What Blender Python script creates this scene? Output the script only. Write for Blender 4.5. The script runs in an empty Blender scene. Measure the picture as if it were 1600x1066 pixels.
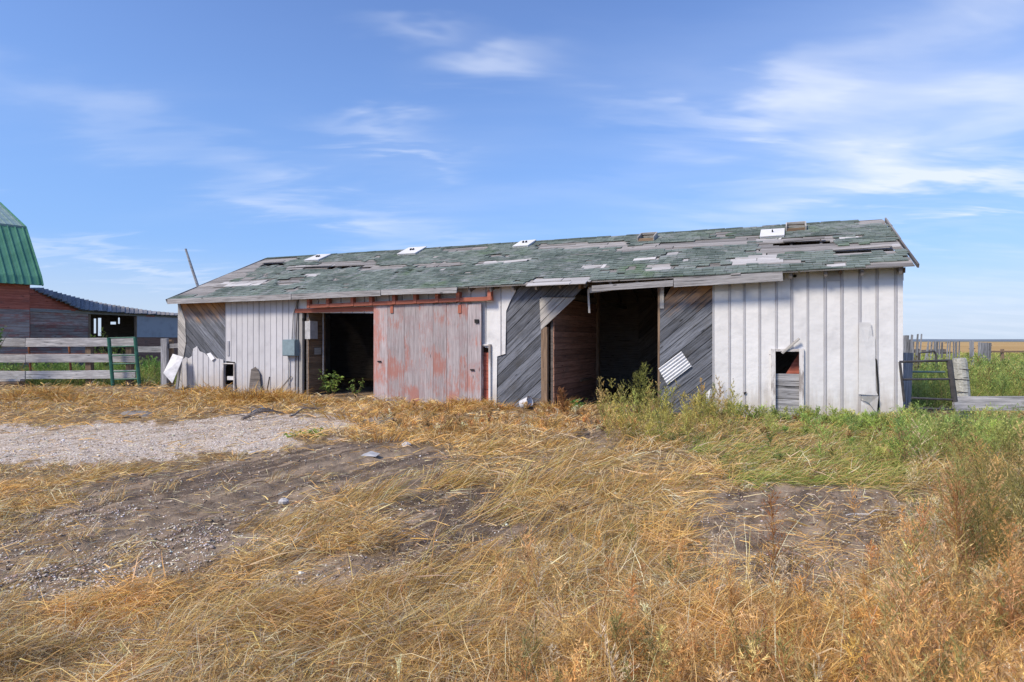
import bpy, math, random
import numpy as np
from mathutils import Vector, Matrix
R = math.radians
random.seed(7); rng = np.random.default_rng(7)
scene = bpy.context.scene
COL = scene.collection

# ------------------------------------------------------------------ camera
F = 900.0; EYE = 1.6; CX = 800.0; CY = 533.0       # focal length in photo pixels, eye height, horizon
cam = bpy.data.objects.new('camera', bpy.data.cameras.new('camera')); COL.objects.link(cam)
cam.location = (0, 0, EYE); cam.rotation_euler = (R(90), 0, 0)
cam.data.sensor_width = 36; cam.data.lens = F/1600*36
cam.data.clip_start = 0.05; cam.data.clip_end = 20000
scene.camera = cam

# ------------------------------------------------------------------ world, sun, exposure
SUN_EL = R(43); SUN_AZ = R(230)                     # azimuth clockwise from +Y: behind the camera, to the left
world = bpy.data.worlds.new('World'); scene.world = world; world.use_nodes = True
scene.view_settings.view_transform = 'Standard'; scene.view_settings.look = 'None'
scene.view_settings.gamma = 1; scene.view_settings.use_curve_mapping = False
scene.view_settings.exposure = 0.55
SKY_STRENGTH = 0.11; SUN_STRENGTH = 2.9; SUN_ANGLE = 15

def sun_dir():
    return Vector((math.sin(SUN_AZ)*math.cos(SUN_EL), math.cos(SUN_AZ)*math.cos(SUN_EL), math.sin(SUN_EL)))
sl = bpy.data.lights.new('sun', 'SUN'); sl.energy = SUN_STRENGTH; sl.angle = R(SUN_ANGLE); sl.color = (1, .875, .70)
so = bpy.data.objects.new('sun', sl); COL.objects.link(so)
so.rotation_euler = sun_dir().to_track_quat('Z', 'Y').to_euler(); so.location = (-10, -10, 30)

class NT:
    """small helper to build node trees"""
    def __init__(s, tree): s.t = tree; s.n = tree.nodes; s.l = tree.links
    def node(s, typ, **kw):
        n = s.n.new(typ)
        for k, v in kw.items():
            if k.startswith('i_'):
                n.inputs[k[2:].replace('_', ' ')].default_value = v
            else: setattr(n, k, v)
        return n
    def put(s, sock, v):
        if isinstance(v, bpy.types.NodeSocket): s.l.new(v, sock)
        elif v is not None:
            if isinstance(v, (tuple, list)) and len(v) == 3 and sock.type == 'RGBA': v = (*v, 1)
            sock.default_value = v
    def math(s, op, a, b=None, c=None, clamp=False):
        n = s.n.new('ShaderNodeMath'); n.operation = op; n.use_clamp = clamp
        s.put(n.inputs[0], a)
        if b is not None: s.put(n.inputs[1], b)
        if c is not None: s.put(n.inputs[2], c)
        return n.outputs[0]
    def vmath(s, op, a, b=None):
        n = s.n.new('ShaderNodeVectorMath'); n.operation = op
        s.put(n.inputs[0], a)
        if b is not None: s.put(n.inputs[1], b)
        return n.outputs['Value'] if op in ('DOT_PRODUCT', 'LENGTH') else n.outputs[0]
    def mix(s, f, a, b, blend='MIX'):
        n = s.n.new('ShaderNodeMix'); n.data_type = 'RGBA'; n.blend_type = blend
        s.put(n.inputs[0], f); s.put(n.inputs[6], a); s.put(n.inputs[7], b)
        return n.outputs[2]
    def smooth(s, v, lo, hi, a=0.0, b=1.0):
        n = s.n.new('ShaderNodeMapRange'); n.interpolation_type = 'SMOOTHSTEP'
        s.put(n.inputs[0], v); n.inputs[1].default_value = lo; n.inputs[2].default_value = hi
        n.inputs[3].default_value = a; n.inputs[4].default_value = b
        return n.outputs[0]
    def noise(s, vec, scale, detail=4, rough=.55, dist=0.0, out='Fac'):
        n = s.n.new('ShaderNodeTexNoise'); s.put(n.inputs['Vector'], vec)
        n.inputs['Scale'].default_value = scale; n.inputs['Detail'].default_value = detail
        n.inputs['Roughness'].default_value = rough; n.inputs['Distortion'].default_value = dist
        return n.outputs[out]
    def scale(s, vec, sc, loc=None):
        n = s.n.new('ShaderNodeMapping'); s.put(n.inputs['Vector'], vec); n.inputs['Scale'].default_value = sc
        if loc is not None: s.put(n.inputs['Location'], loc)
        return n.outputs[0]
    def bump(s, h, strength=.3, dist=.01):
        n = s.n.new('ShaderNodeBump'); s.put(n.inputs['Height'], h)
        n.inputs['Strength'].default_value = strength; n.inputs['Distance'].default_value = dist
        return n.outputs[0]

def build_sky():
    w = NT(world.node_tree); w.n.clear()
    sky = w.node('ShaderNodeTexSky', sky_type='NISHITA', sun_disc=False, sun_elevation=SUN_EL, sun_rotation=SUN_AZ)
    sky.altitude = 0; sky.air_density = 1.0; sky.dust_density = .6; sky.ozone_density = 2.6
    d = w.node('ShaderNodeTexCoord').outputs['Generated']
    d = w.vmath('NORMALIZE', d)
    sep = w.node('ShaderNodeSeparateXYZ'); w.put(sep.inputs[0], d)
    # cloud-layer coordinates, stretched into streaks
    den = w.math('ADD', w.math('MAXIMUM', sep.outputs[2], 0.0), .12)
    cmb = w.node('ShaderNodeCombineXYZ')
    w.put(cmb.inputs[0], w.math('DIVIDE', sep.outputs[0], den)); w.put(cmb.inputs[1], w.math('DIVIDE', sep.outputs[1], den))
    rot = w.node('ShaderNodeMapping'); w.put(rot.inputs[0], cmb.outputs[0])
    rot.inputs['Rotation'].default_value = (0, 0, R(-24)); rot.inputs['Scale'].default_value = (.8, 2.1, 1)
    fine = w.noise(rot.outputs[0], 1.5, 5, .48, .5)
    broad = w.noise(rot.outputs[0], .75, 4, .5, .4)
    wisp = w.smooth(fine, .34, .72)
    general = w.math('MULTIPLY', w.math('MULTIPLY', w.smooth(broad, .42, .8), w.smooth(fine, .25, .8)), .09)
    total = general
    dv = w.node('ShaderNodeVectorMath', operation='SUBTRACT')      # warp the direction a little so blobs get ragged
    nz = w.noise(rot.outputs[0], 1.6, 4, .6, .4, out='Color')
    w.put(dv.inputs[0], nz); dv.inputs[1].default_value = (.5, .5, .5)
    sc = w.node('ShaderNodeVectorMath', operation='SCALE'); w.put(sc.inputs[0], dv.outputs[0]); sc.inputs['Scale'].default_value = .22
    dw = w.vmath('ADD', d, sc.outputs[0])
    blobs = [(775,106,66,15,4,.5),(572,196,72,18,4,.55),(645,250,55,10,5,.5),(1110,172,105,17,-14,.55),(1250,150,150,24,16,.5),
             (1500,185,190,46,14,.5),(1450,238,220,28,8,.42),(1500,285,150,15,-10,.8),(1450,85,170,50,28,.4),(1330,40,200,40,0,.2),
             (400,290,300,24,-19,.26),(620,355,170,22,-14,.34),(150,403,140,12,-8,.5),(660,52,62,11,0,.3),
             (1450,360,120,20,-5,.25),(1530,470,160,35,0,.3),(880,330,300,40,-6,.10)]
    for (px, py, a, b, ang, st) in blobs:
        c = Vector(((px-CX)/F, 1, (CY-py)/F)).normalized()
        r = Vector((0,0,1)).cross(c).normalized()*-1; u = r.cross(c)
        if u.z < 0: u = -u
        q = math.cos(R(ang)); t = math.sin(R(ang))
        r2 = (r*q+u*t)/(a/F); u2 = (u*q-r*t)/(b/F)
        dx = w.vmath('SUBTRACT', dw, tuple(c))
        A = w.vmath('DOT_PRODUCT', dx, tuple(r2)); B = w.vmath('DOT_PRODUCT', dx, tuple(u2))
        e = w.math('EXPONENT', w.math('MULTIPLY', w.math('ADD', w.math('MULTIPLY', A, A), w.math('MULTIPLY', B, B)), -.75))
        front = w.math('GREATER_THAN', w.vmath('DOT_PRODUCT', d, tuple(c)), 0)
        e = w.math('MULTIPLY', w.math('MULTIPLY', e, front), st)
        total = w.math('ADD', total, w.math('MULTIPLY', e, w.math('ADD', w.math('MULTIPLY', wisp, .62), .38)))
    total = w.math('MINIMUM', total, .85)
    haze = w.smooth(sep.outputs[2], .0, .16, .8, .0)
    hz = w.mix(w.smooth(sep.outputs[2], .0, .6, .62, 0), w.vmath('MULTIPLY', sky.outputs[0], (.98, 1.07, 1.36)), (1.25, 2.6, 5.1)); hz = w.mix(haze, hz, (4.1, 4.75, 5.7))
    bl = hz
    colr = w.mix(total, bl, (5.6, 6.0, 6.9))
    bg = w.node('ShaderNodeBackground'); w.put(bg.inputs[0], colr); bg.inputs[1].default_value = SKY_STRENGTH
    out = w.node('ShaderNodeOutputWorld'); w.l.new(bg.outputs[0], out.inputs[0])
build_sky()

# ------------------------------------------------------------------ numpy noise
_tab = rng.random((256, 256))
def vnoise(x, y, seed=0):
    x = np.asarray(x, float)+seed*17.31; y = np.asarray(y, float)+seed*9.77
    ix = np.floor(x).astype(int); iy = np.floor(y).astype(int)
    fx = x-ix; fy = y-iy; fx = fx*fx*(3-2*fx); fy = fy*fy*(3-2*fy)
    g = lambda a, b: _tab[a & 255, b & 255]
    return (g(ix, iy)*(1-fx)+g(ix+1, iy)*fx)*(1-fy)+(g(ix, iy+1)*(1-fx)+g(ix+1, iy+1)*fx)*fy
def fbm(x, y, seed=0, o=4):
    s = 0; a = .5; f = 1
    for k in range(o):
        s = s+a*vnoise(x*f, y*f, seed+k*3); a *= .5; f *= 2.03
    return s/(1-.5**o)
def sstep(v, lo, hi):
    t = np.clip((v-lo)/(hi-lo), 0, 1); return t*t*(3-2*t)

# ------------------------------------------------------------------ place of the shed
def base_pt(px):
    D = 1440/(.0544*(px+1097)); return Vector(((px-CX)/F*D, D))
SA = base_pt(278); SB = base_pt(1411); SL = (SB-SA).length; SE = (SB-SA)/SL; SN = Vector((-SE.y, SE.x)); SW = 7.1
def W(px, py, t=0.0):
    """point of the plane t metres behind the shed's front wall: (distance along the wall, height)"""
    d = Vector(((px-CX)/F, 1.0)); k = (SA.dot(SN)+t)/d.dot(SN)
    return ((d*k-SA).dot(SE), EYE+(CY-py)/F*k)
def to_local(x, y):
    return (x-SA.x)*SE.x+(y-SA.y)*SE.y, (x-SA.x)*SN.x+(y-SA.y)*SN.y

# ------------------------------------------------------------------ ground zones (in photo-like coordinates of the flat ground)
def inpoly(px, py, poly):
    inside = np.zeros(px.shape, bool); j = len(poly)-1
    for i in range(len(poly)):
        xi, yi = poly[i]; xj, yj = poly[j]
        if yi != yj:
            c = ((yi > py) != (yj > py)) & (px < (xj-xi)*(py-yi)/(yj-yi)+xi)
            inside ^= c
        j = i
    return inside
PG = [(-500,662),(120,664),(330,652),(480,643),(545,648),(565,662),(500,684),(450,706),(300,716),(200,724),(0,738),(-500,760)]
PD1 = [(-500,835),(0,832),(120,800),(150,770),(215,745),(330,735),(480,700),(590,682),(700,712),(690,762),(640,786),(500,802),(420,832),(300,905),(120,938),(-20,945),(-500,960)]
PD2 = [(590,775),(690,748),(810,765),(860,830),(810,880),(690,900),(590,860)]
PD3 = [(1030,895),(1070,805),(1120,758),(1290,745),(1440,765),(1500,800),(1450,860),(1320,930),(1200,970),(1070,945)]
PD4 = [(800,742),(880,722),(960,690),(990,700),(930,735),(850,760)]
PD5 = [(380,935),(480,885),(610,880),(640,910),(520,965),(400,975)]
PD6 = [(890,672),(935,652),(985,662),(960,690),(905,694)]
PGR = [(950,636),(1100,640),(1250,655),(1440,640),(1900,560),(1900,800),(1620,790),(1480,742),(1420,765),(1250,748),(1130,740),(1050,700),(965,668)]
def zones(x, y):
    x = np.asarray(x, float); y = np.asarray(y, float)
    yy = np.maximum(y, .3)
    px = CX+F*x/yy; py = CY+F*EYE/yy
    k = np.clip((py-CY)/200, .25, 2.0)
    n1 = fbm(x*1.3, y*1.3, 1)-.5; n2 = fbm(x*1.3, y*1.3, 5)-.5; n3 = fbm(x*6, y*6, 9)-.5; n4 = fbm(x*6, y*6, 12)-.5
    qx = px+(n1*90+n3*60)*k; qy = py+(n2*45+n4*26)*k
    front = (y > .3)
    grav = inpoly(qx, qy, PG) & front
    dirt = (inpoly(qx, qy, PD1) | inpoly(qx, qy, PD2) | inpoly(qx, qy, PD3) | inpoly(qx, qy, PD4) | inpoly(qx, qy, PD5) | inpoly(qx, qy, PD6)) & front
    green = (inpoly(qx, qy, PGR) & front)
    s, t = to_local(x, y)
    inside = (s > .05) & (s < SL-.05) & (t > .1) & (t < SW)
    behind = (y > 20.3+n1*1.0) & ~inside & (y < 60)
    right_back = (x > 7.0) & (y > 10.0) & (y < 85)
    green = green | behind | right_back
    dirt = dirt | inside
    return grav.astype(float), dirt.astype(float), green.astype(float), inside, px, py
RUTS = [((-3.3,4.4),(-1.2,8.9),0), ((-3.3,4.4),(-1.2,8.9),.42), ((-3.3,4.4),(-1.2,8.9),-1.25), ((1.2,4.1),(4.3,6.1),.0), ((1.2,4.1),(4.3,6.1),.85),
        ((-9,8.0),(-2.5,12.2),0), ((-9,8.0),(-2.5,12.2),.9)]
def ground_h(x, y):
    x = np.asarray(x, float); y = np.asarray(y, float)
    r = np.sqrt(x*x+y*y)
    fade = np.clip(1-(r-30)/60, 0, 1)
    s, t = to_local(x, y)
    ins = np.where((s > -.2) & (s < SL+.2) & (t > -.4) & (t < SW), .25, 1.0)
    h = (.16*(fbm(x*.35, y*.35, 21)-.5)+.07*(fbm(x*1.7, y*1.7, 22)-.5))*fade*ins
    near = np.clip(1-(r-8)/10, 0, 1)
    h = h+near*(.05*(fbm(x*6, y*6, 23)-.5)+.022*(fbm(x*17, y*17, 24, 3)-.5))*ins
    for (a, b, off) in RUTS:
        ax, ay = a; dx = b[0]-ax; dy = b[1]-ay; L = math.hypot(dx, dy); dx /= L; dy /= L
        al = (x-ax)*dx+(y-ay)*dy; dd = -(x-ax)*dy+(y-ay)*dx-off+.06*(fbm(al*.8, off+al*0, 30)-.5)*4
        m = sstep(al, -1.5, .2)*(1-sstep(al, L-.2, L+1.0))
        prof = (.35+.9*vnoise(al*1.1+off*9, off+al*0, 35))*(-.036*np.exp(-(dd/.12)**2)+.018*np.exp(-((np.abs(dd)-.2)/.06)**2))
        tread = .012*np.sin(al*52+dd*22)*np.exp(-(dd/.13)**2)
        h = h+m*(prof+tread)
    return h
def rut_mask(x, y):
    out = np.zeros(np.shape(x)); dark = np.zeros(np.shape(x))
    for (a, b, off) in RUTS+[((-3.3,4.4),(-1.2,8.9),.22), ((-3.3,4.4),(-1.2,8.9),-1.0), ((1.2,4.1),(4.3,6.1),.3)]:
        ax, ay = a; dx = b[0]-ax; dy = b[1]-ay; L = math.hypot(dx, dy); dx /= L; dy /= L
        al = (x-ax)*dx+(y-ay)*dy; dd = -(x-ax)*dy+(y-ay)*dx-off+.06*(fbm(al*.8, off+al*0, 30)-.5)*4
        m = sstep(al, -1.5, .2)*(1-sstep(al, L-.2, L+1.0))
        out = np.maximum(out, m*np.exp(-(dd/.13)**2)*(.15+1.1*vnoise(al*1.6+off*7, dd*6, 31)))
        dark = np.maximum(dark, m*np.exp(-((np.abs(dd)-.19)/.045)**2)*(1.5*vnoise(al*2.3+off*5, dd*9+off, 33)-.3))
    return np.clip(out, 0, 1), np.clip(dark, 0, 1)
def gz(x, y): return float(ground_h(np.array([x]), np.array([y]))[0])

# ------------------------------------------------------------------ mesh helpers
def tag(o, label=None, cat=None, group=None, kind=None):
    if label: o['label'] = label
    if cat: o['category'] = cat
    if group: o['group'] = group
    if kind: o['kind'] = kind
    return o
def link(o, parent=None):
    COL.objects.link(o)
    if parent is not None: o.parent = parent
    return o
def empty(name, loc, rz=0.0):
    o = bpy.data.objects.new(name, None); o.empty_display_size = .2
    o.location = loc; o.rotation_euler = (0, 0, rz); return link(o)
def mesh_obj(name, verts, faces, mat, parent=None, tint=None, smooth=False):
    me = bpy.data.meshes.new(name); me.from_pydata([tuple(v) for v in verts], [], faces); me.update()
    if mat: me.materials.append(mat)
    if tint is not None:
        a = me.attributes.new('tint', 'FLOAT', 'POINT'); a.data.foreach_set('value', np.asarray(tint, 'f'))
    if smooth: me.polygons.foreach_set('use_smooth', [True]*len(me.polygons))
    o = bpy.data.objects.new(name, me); return link(o, parent)
def np_mesh(name, V, faces_idx, sizes, mat, col=None, smooth=False):
    """V (n,3), faces_idx flat loop indices, sizes per polygon"""
    me = bpy.data.meshes.new(name)
    me.vertices.add(len(V)); me.vertices.foreach_set('co', np.asarray(V, 'f').ravel())
    me.loops.add(len(faces_idx)); me.loops.foreach_set('vertex_index', np.asarray(faces_idx, 'i'))
    me.polygons.add(len(sizes)); st = np.concatenate([[0], np.cumsum(sizes)[:-1]])
    me.polygons.foreach_set('loop_start', st.astype('i'))
    if smooth: me.polygons.foreach_set('use_smooth', np.ones(len(sizes), bool))
    me.update(calc_edges=True)
    if col is not None:
        a = me.color_attributes.new('Col', 'FLOAT_COLOR', 'POINT')
        c = np.ones((len(V), 4), 'f'); c[:, :3] = col; a.data.foreach_set('color', c.ravel())
    me.materials.append(mat)
    o = bpy.data.objects.new(name, me); return link(o)

BOXF = [(0,1,3,2),(4,6,7,5),(0,4,5,1),(2,3,7,6),(0,2,6,4),(1,5,7,3)]
def box_verts(lx, ly, lz, j=0.0):
    v = []
    for x in (0, lx):
        for y in (-ly/2, ly/2):
            for z in (-lz/2, lz/2):
                v.append((x+random.uniform(-j, j), y+random.uniform(-j, j)*.4, z+random.uniform(-j, j)*.6))
    return v
def beam(name, p0, p1, thick, height, mat, parent=None, j=.004, up=(0,0,1)):
    """a board from p0 to p1; its own X runs along the grain, 'height' is along up, 'thick' across"""
    p0 = Vector(p0); p1 = Vector(p1); d = p1-p0; L = d.length; x = d.normalized(); z = Vector(up)
    y = z.cross(x).normalized(); z = x.cross(y)
    o = mesh_obj(name, box_verts(L, thick, height, j), BOXF, mat, parent)
    m = Matrix((x, y, z)).transposed().to_4x4(); m.translation = p0; o.matrix_local = m
    return o
def tube(name, pts, rad, mat, parent=None, n=8, loc=None):
    pts = [Vector(p) for p in pts]; V = []; Fc = []
    rad = rad if isinstance(rad, (list, tuple)) else [rad]*len(pts)
    for i, p in enumerate(pts):
        d = (pts[min(i+1, len(pts)-1)]-pts[max(i-1, 0)]).normalized()
        a = d.cross(Vector((.13, .21, 1) if abs(d.z) < .9 else (1, .1, 0))).normalized(); b = d.cross(a)
        for k in range(n):
            t = 2*math.pi*k/n; V.append(p+(a*math.cos(t)+b*math.sin(t))*rad[i])
    for i in range(len(pts)-1):
        for k in range(n):
            Fc.append((i*n+k, i*n+(k+1) % n, (i+1)*n+(k+1) % n, (i+1)*n+k))
    Fc.append(tuple(range(n))[::-1]); Fc.append(tuple((len(pts)-1)*n+k for k in range(n)))
    o = mesh_obj(name, V, Fc, mat, parent, smooth=False)
    if loc is not None: o.location = loc
    return o
def clip(poly, nx, ny, c):
    """keep the side nx*x+ny*y <= c of a polygon"""
    out = []
    for i in range(len(poly)):
        a = poly[i-1]; b = poly[i]; da = nx*a[0]+ny*a[1]-c; db = nx*b[0]+ny*b[1]-c
        if (da <= 0) != (db <= 0):
            t = da/(da-db); out.append((a[0]+(b[0]-a[0])*t, a[1]+(b[1]-a[1])*t))
        if db <= 0: out.append(b)
    return out
def area(p): return .5*sum(p[i-1][0]*p[i][1]-p[i][0]*p[i-1][1] for i in range(len(p)))
def prism(name, poly, y0, thick, mat, parent, ang=0.0, warp=0.0, extra=None):
    """polygon in the wall's (s, z) plane, front face at y0, going back by thick; own X along ang"""
    if area(poly) < 0: poly = poly[::-1]
    ca, sa = math.cos(ang), math.sin(ang)
    ox = min(p[0] for p in poly); oz = min(p[1] for p in poly)
    loc = [((p[0]-ox)*ca+(p[1]-oz)*sa, -(p[0]-ox)*sa+(p[1]-oz)*ca) for p in poly]
    n = len(loc); wj = [random.uniform(-warp, warp) for _ in loc]
    V = [(u, w, v) for (u, v), w in zip(loc, wj)]+[(u, w+thick, v) for (u, v), w in zip(loc, wj)]
    Fc = [tuple(range(n)), tuple(range(2*n-1, n-1, -1))]+[((i+1) % n, i, n+i, n+(i+1) % n) for i in range(n)]
    if extra:
        for q in extra:                       # raised ribs: (poly, proud)
            qq = q[0] if area(q[0]) > 0 else q[0][::-1]
            b = len(V); m = len(qq); cx = sum(p[0] for p in qq)/m
            for (p, hh) in [(p, 0) for p in qq]+[(p, 1) for p in qq]:
                ps = p[0]
                if hh: ps = cx+(p[0]-cx)*.45
                V.append(((ps-ox)*ca+(p[1]-oz)*sa, (-q[1] if hh else .001), -(ps-ox)*sa+(p[1]-oz)*ca))
            Fc.append(tuple(b+m+i for i in range(m)))
            Fc += [(b+i, b+(i+1) % m, b+m+(i+1) % m, b+m+i) for i in range(m)]
    o = mesh_obj(name, V, Fc, mat, parent)
    if extra:
        o.data.materials.append(M['rib_metal'])
        for f_ in o.data.polygons[n+2:]: f_.material_index = 1
    o.location = (ox, y0, oz); o.rotation_euler = (0, -ang, 0); return o

# ------------------------------------------------------------------ materials
def new_mat(name):
    m = bpy.data.materials.new(name); m.use_nodes = True; t = NT(m.node_tree); t.n.clear()
    out = t.node('ShaderNodeOutputMaterial'); b = t.node('ShaderNodeBsdfPrincipled'); t.l.new(b.outputs[0], out.inputs[0])
    b.inputs['Specular IOR Level'].default_value = .3
    return m, t, b
def wood(name, dark, light, stain=None, scale=1.0, orange=None, paint=None, paint_amt=.5, rough=.85, rnd=.35, grain=1.0):
    m, t, b = new_mat(name)
    tc = t.node('ShaderNodeTexCoord').outputs['Object']; oi = t.node('ShaderNodeObjectInfo').outputs['Random']
    off = t.node('ShaderNodeCombineXYZ'); t.put(off.inputs[0], t.math('MULTIPLY', oi, 37.0)); t.put(off.inputs[2], t.math('MULTIPLY', oi, 11.0))
    v = t.vmath('ADD', tc, off.outputs[0])
    g1 = t.noise(t.scale(v, (1.3*scale, 30*scale, 30*scale)), 1.0, 6, .65, .6)
    g2 = t.noise(t.scale(v, (4*scale, 110*scale, 110*scale)), 1.0, 3, .6)
    blot = t.noise(v, 1.7*scale, 5, .65)
    f = t.math('ADD', t.math('MULTIPLY', g1, .6), t.math('MULTIPLY', g2, .4))
    f = t.smooth(f, .34, .66)
    c = t.mix(f, dark, light)
    c = t.mix(t.smooth(g1, .28, .40, .75, 0), c, tuple(x*.25 for x in dark))
    if stain: c = t.mix(t.smooth(blot, .5, .72, 0, .8), c, stain)
    # knots
    vo = t.node('ShaderNodeTexVoronoi'); t.put(vo.inputs['Vector'], t.scale(v, (1.6, 1, 5.5))); vo.inputs['Scale'].default_value = 1.0
    c = t.mix(t.smooth(vo.outputs['Distance'], .05, .11, .8, 0), c, tuple(x*.3 for x in dark))
    if orange:
        pos = t.node('ShaderNodeNewGeometry').outputs['Position']; sp = t.node('ShaderNodeSeparateXYZ'); t.put(sp.inputs[0], pos)
        zz = t.math('ADD', sp.outputs[2], t.math('MULTIPLY', t.math('SUBTRACT', g1, .5), 1.1))
        zz = t.math('ADD', zz, t.math('MULTIPLY', t.math('SUBTRACT', blot, .5), .9))
        c = t.mix(t.smooth(zz, 2.2, 2.8, 0, .85), c, orange)
    if paint:
        pn = t.noise(t.scale(v, (2.0, 13, 13)), 1.3, 12, .85, .3); pn2 = t.noise(v, 1.1, 3, .5)
        pf = t.smooth(t.math('ADD', pn, t.math('MULTIPLY', t.math('SUBTRACT', pn2, .5), .9)), .62-paint_amt*.25, .68-paint_amt*.25+.08, 0, .8)
        c = t.mix(pf, c, paint)
    k = t.math('ADD', t.math('MULTIPLY', oi, rnd*2), 1-rnd)
    vv = t.node('ShaderNodeVectorMath', operation='SCALE'); t.put(vv.inputs[0], c); t.put(vv.inputs['Scale'], k)
    t.put(b.inputs['Base Color'], vv.outputs[0]); b.inputs['Roughness'].default_value = rough
    t.put(b.inputs['Normal'], t.bump(t.math('ADD', g1, t.math('MULTIPLY', g2, .5)), .55*grain, .012))
    return m
M = {}
M['grey_wood'] = wood('grey_wood', (.10,.10,.105), (.36,.36,.375))
M['siding_wood'] = wood('siding_wood', (.045,.05,.06), (.20,.215,.25), stain=(.085,.085,.085), orange=(.42,.22,.085))
M['siding_grey'] = wood('siding_grey', (.045,.05,.06), (.20,.215,.25), stain=(.085,.085,.085))
M['pale_wood'] = wood('pale_wood', (.24,.23,.22), (.48,.46,.43), rnd=.15)
M['roof_wood'] = wood('roof_wood', (.14,.13,.12), (.36,.345,.33), stain=(.25,.235,.22), rnd=.3)
M['bleached_wood'] = wood('bleached_wood', (.34,.33,.32), (.58,.565,.55), rnd=.25)
M['inner_wood'] = wood('inner_wood', (.20,.10,.07), (.40,.23,.17), stain=(.16,.11,.09), rnd=.25)
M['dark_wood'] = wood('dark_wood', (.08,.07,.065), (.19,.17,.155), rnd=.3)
M['brown_wood'] = wood('brown_wood', (.12,.08,.055), (.30,.21,.14), rnd=.25)
M['fence_wood'] = wood('fence_wood', (.15,.15,.155), (.55,.54,.535), stain=(.26,.25,.25), rnd=.2)
M['door_wood'] = wood('door_wood', (.27,.235,.24), (.50,.455,.465), stain=(.34,.25,.255), paint=(.42,.17,.13), paint_amt=.54, rnd=.2, grain=.5)
M['barn_red'] = wood('barn_red', (.34,.085,.055), (.58,.19,.13), stain=(.26,.11,.09), rnd=.15)
M['barn_grey'] = wood('barn_grey', (.22,.16,.14), (.52,.42,.38), stain=(.32,.18,.15), paint=(.38,.14,.11), paint_amt=.48, rnd=.25)
M['track_paint'] = wood('track_paint', (.30,.10,.065), (.42,.15,.10), rnd=.08, grain=.3)
M['post_wood'] = wood('post_wood', (.28,.28,.24), (.58,.58,.53), rnd=.1)
M['fascia_wood'] = wood('fascia_wood', (.17,.165,.165), (.40,.395,.40), rnd=.12)
M['white_frame'] = wood('white_frame', (.22,.19,.18), (.40,.37,.35), paint=(.72,.71,.70), paint_amt=.75, rnd=.05)

def metal(name, base, stain, stain_amt=.4, rough=.5, dent=.5):
    m, t, b = new_mat(name)
    tc = t.node('ShaderNodeTexCoord').outputs['Object']; oi = t.node('ShaderNodeObjectInfo').outputs['Random']
    off = t.node('ShaderNodeCombineXYZ'); t.put(off.inputs[0], t.math('MULTIPLY', oi, 23.0)); t.put(off.inputs[2], t.math('MULTIPLY', oi, 7.0))
    v = t.vmath('ADD', tc, off.outputs[0])
    n1 = t.noise(t.scale(v, (9, 9, .8)), 1.0, 7, .7, .2); n2 = t.noise(v, 1.6, 5, .6); n3 = t.noise(v, 26, 3, .6)
    c = t.mix(t.smooth(n1, .55, .8, 0, stain_amt*.8), base, stain)
    c = t.mix(t.smooth(n2, .48, .72, 0, stain_amt*.6), c, tuple(x*.8 for x in stain))
    c = t.mix(t.smooth(n3, .66, .74, 0, .5), c, stain)
    pos = t.node('ShaderNodeNewGeometry').outputs['Position']; sp = t.node('ShaderNodeSeparateXYZ'); t.put(sp.inputs[0], pos)
    splash = t.smooth(t.math('ADD', sp.outputs[2], t.math('MULTIPLY', t.math('SUBTRACT', n1, .5), 1.6)), .1, .8, .65, 0)
    c = t.mix(splash, c, (.38,.33,.28))
    vo = t.node('ShaderNodeTexVoronoi'); t.put(vo.inputs['Vector'], t.scale(v, (2.2, 1, 2.6))); vo.inputs['Scale'].default_value = 1.0
    c = t.mix(t.smooth(vo.outputs['Distance'], .02, .035, .8, 0), c, (.12,.08,.06))
    k = t.math('ADD', t.math('MULTIPLY', oi, .10), .95)
    vv = t.node('ShaderNodeVectorMath', operation='SCALE'); t.put(vv.inputs[0], c); t.put(vv.inputs['Scale'], k)
    t.put(b.inputs['Base Color'], vv.outputs[0]); b.inputs['Roughness'].default_value = rough
    b.inputs['Metallic'].default_value = .0
    dn = t.noise(v, 3.2, 3, .5); dn2 = t.noise(v, 11, 2, .5)
    t.put(b.inputs['Normal'], t.bump(t.math('ADD', dn, t.math('MULTIPLY', dn2, .12)), dent*.6, .05))
    return m
M['white_metal'] = metal('white_metal', (.65,.65,.65), (.44,.44,.46), .55, .5, .8)
M['rib_metal'] = metal('rib_metal', (.40,.40,.42), (.31,.30,.31), .6)
M['old_metal'] = metal('old_metal', (.53,.53,.55), (.37,.37,.395), .6)
M['galvanised'] = metal('galvanised', (.72,.73,.75), (.55,.56,.58), .3, .35)
M['grey_cover'] = metal('grey_cover', (.70,.70,.70), (.52,.50,.48), .4)
M['concrete'] = metal('concrete', (.36,.37,.40), (.25,.26,.28), .8, .9)
M['stained_metal'] = metal('stained_metal', (.42,.42,.44), (.30,.29,.29), .6)

def plain(name, col, rough=.6, metallic=0.0, var=.35, scale=6.0):
    m, t, b = new_mat(name)
    tc = t.node('ShaderNodeTexCoord').outputs['Object']; n = t.noise(tc, scale, 5, .65)
    c = t.mix(t.smooth(n, .3, .7), tuple(x*(1-var) for x in col), tuple(min(1, x*(1+var)) for x in col))
    t.put(b.inputs['Base Color'], c); b.inputs['Roughness'].default_value = rough; b.inputs['Metallic'].default_value = metallic
    t.put(b.inputs['Normal'], t.bump(n, .2, .01)); return m
M['box_blue'] = plain('box_blue', (.20,.27,.30), .5, 0, .12)
M['box_grey'] = plain('box_grey', (.42,.42,.42), .5, 0, .2)
M['rust'] = plain('rust', (.24,.09,.045), .8, 0, .4)
M['dark_pipe'] = plain('dark_pipe', (.085,.08,.08), .55, .3, .3)
M['green_paint'] = plain('green_paint', (.03,.12,.085), .5, 0, .3)
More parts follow.
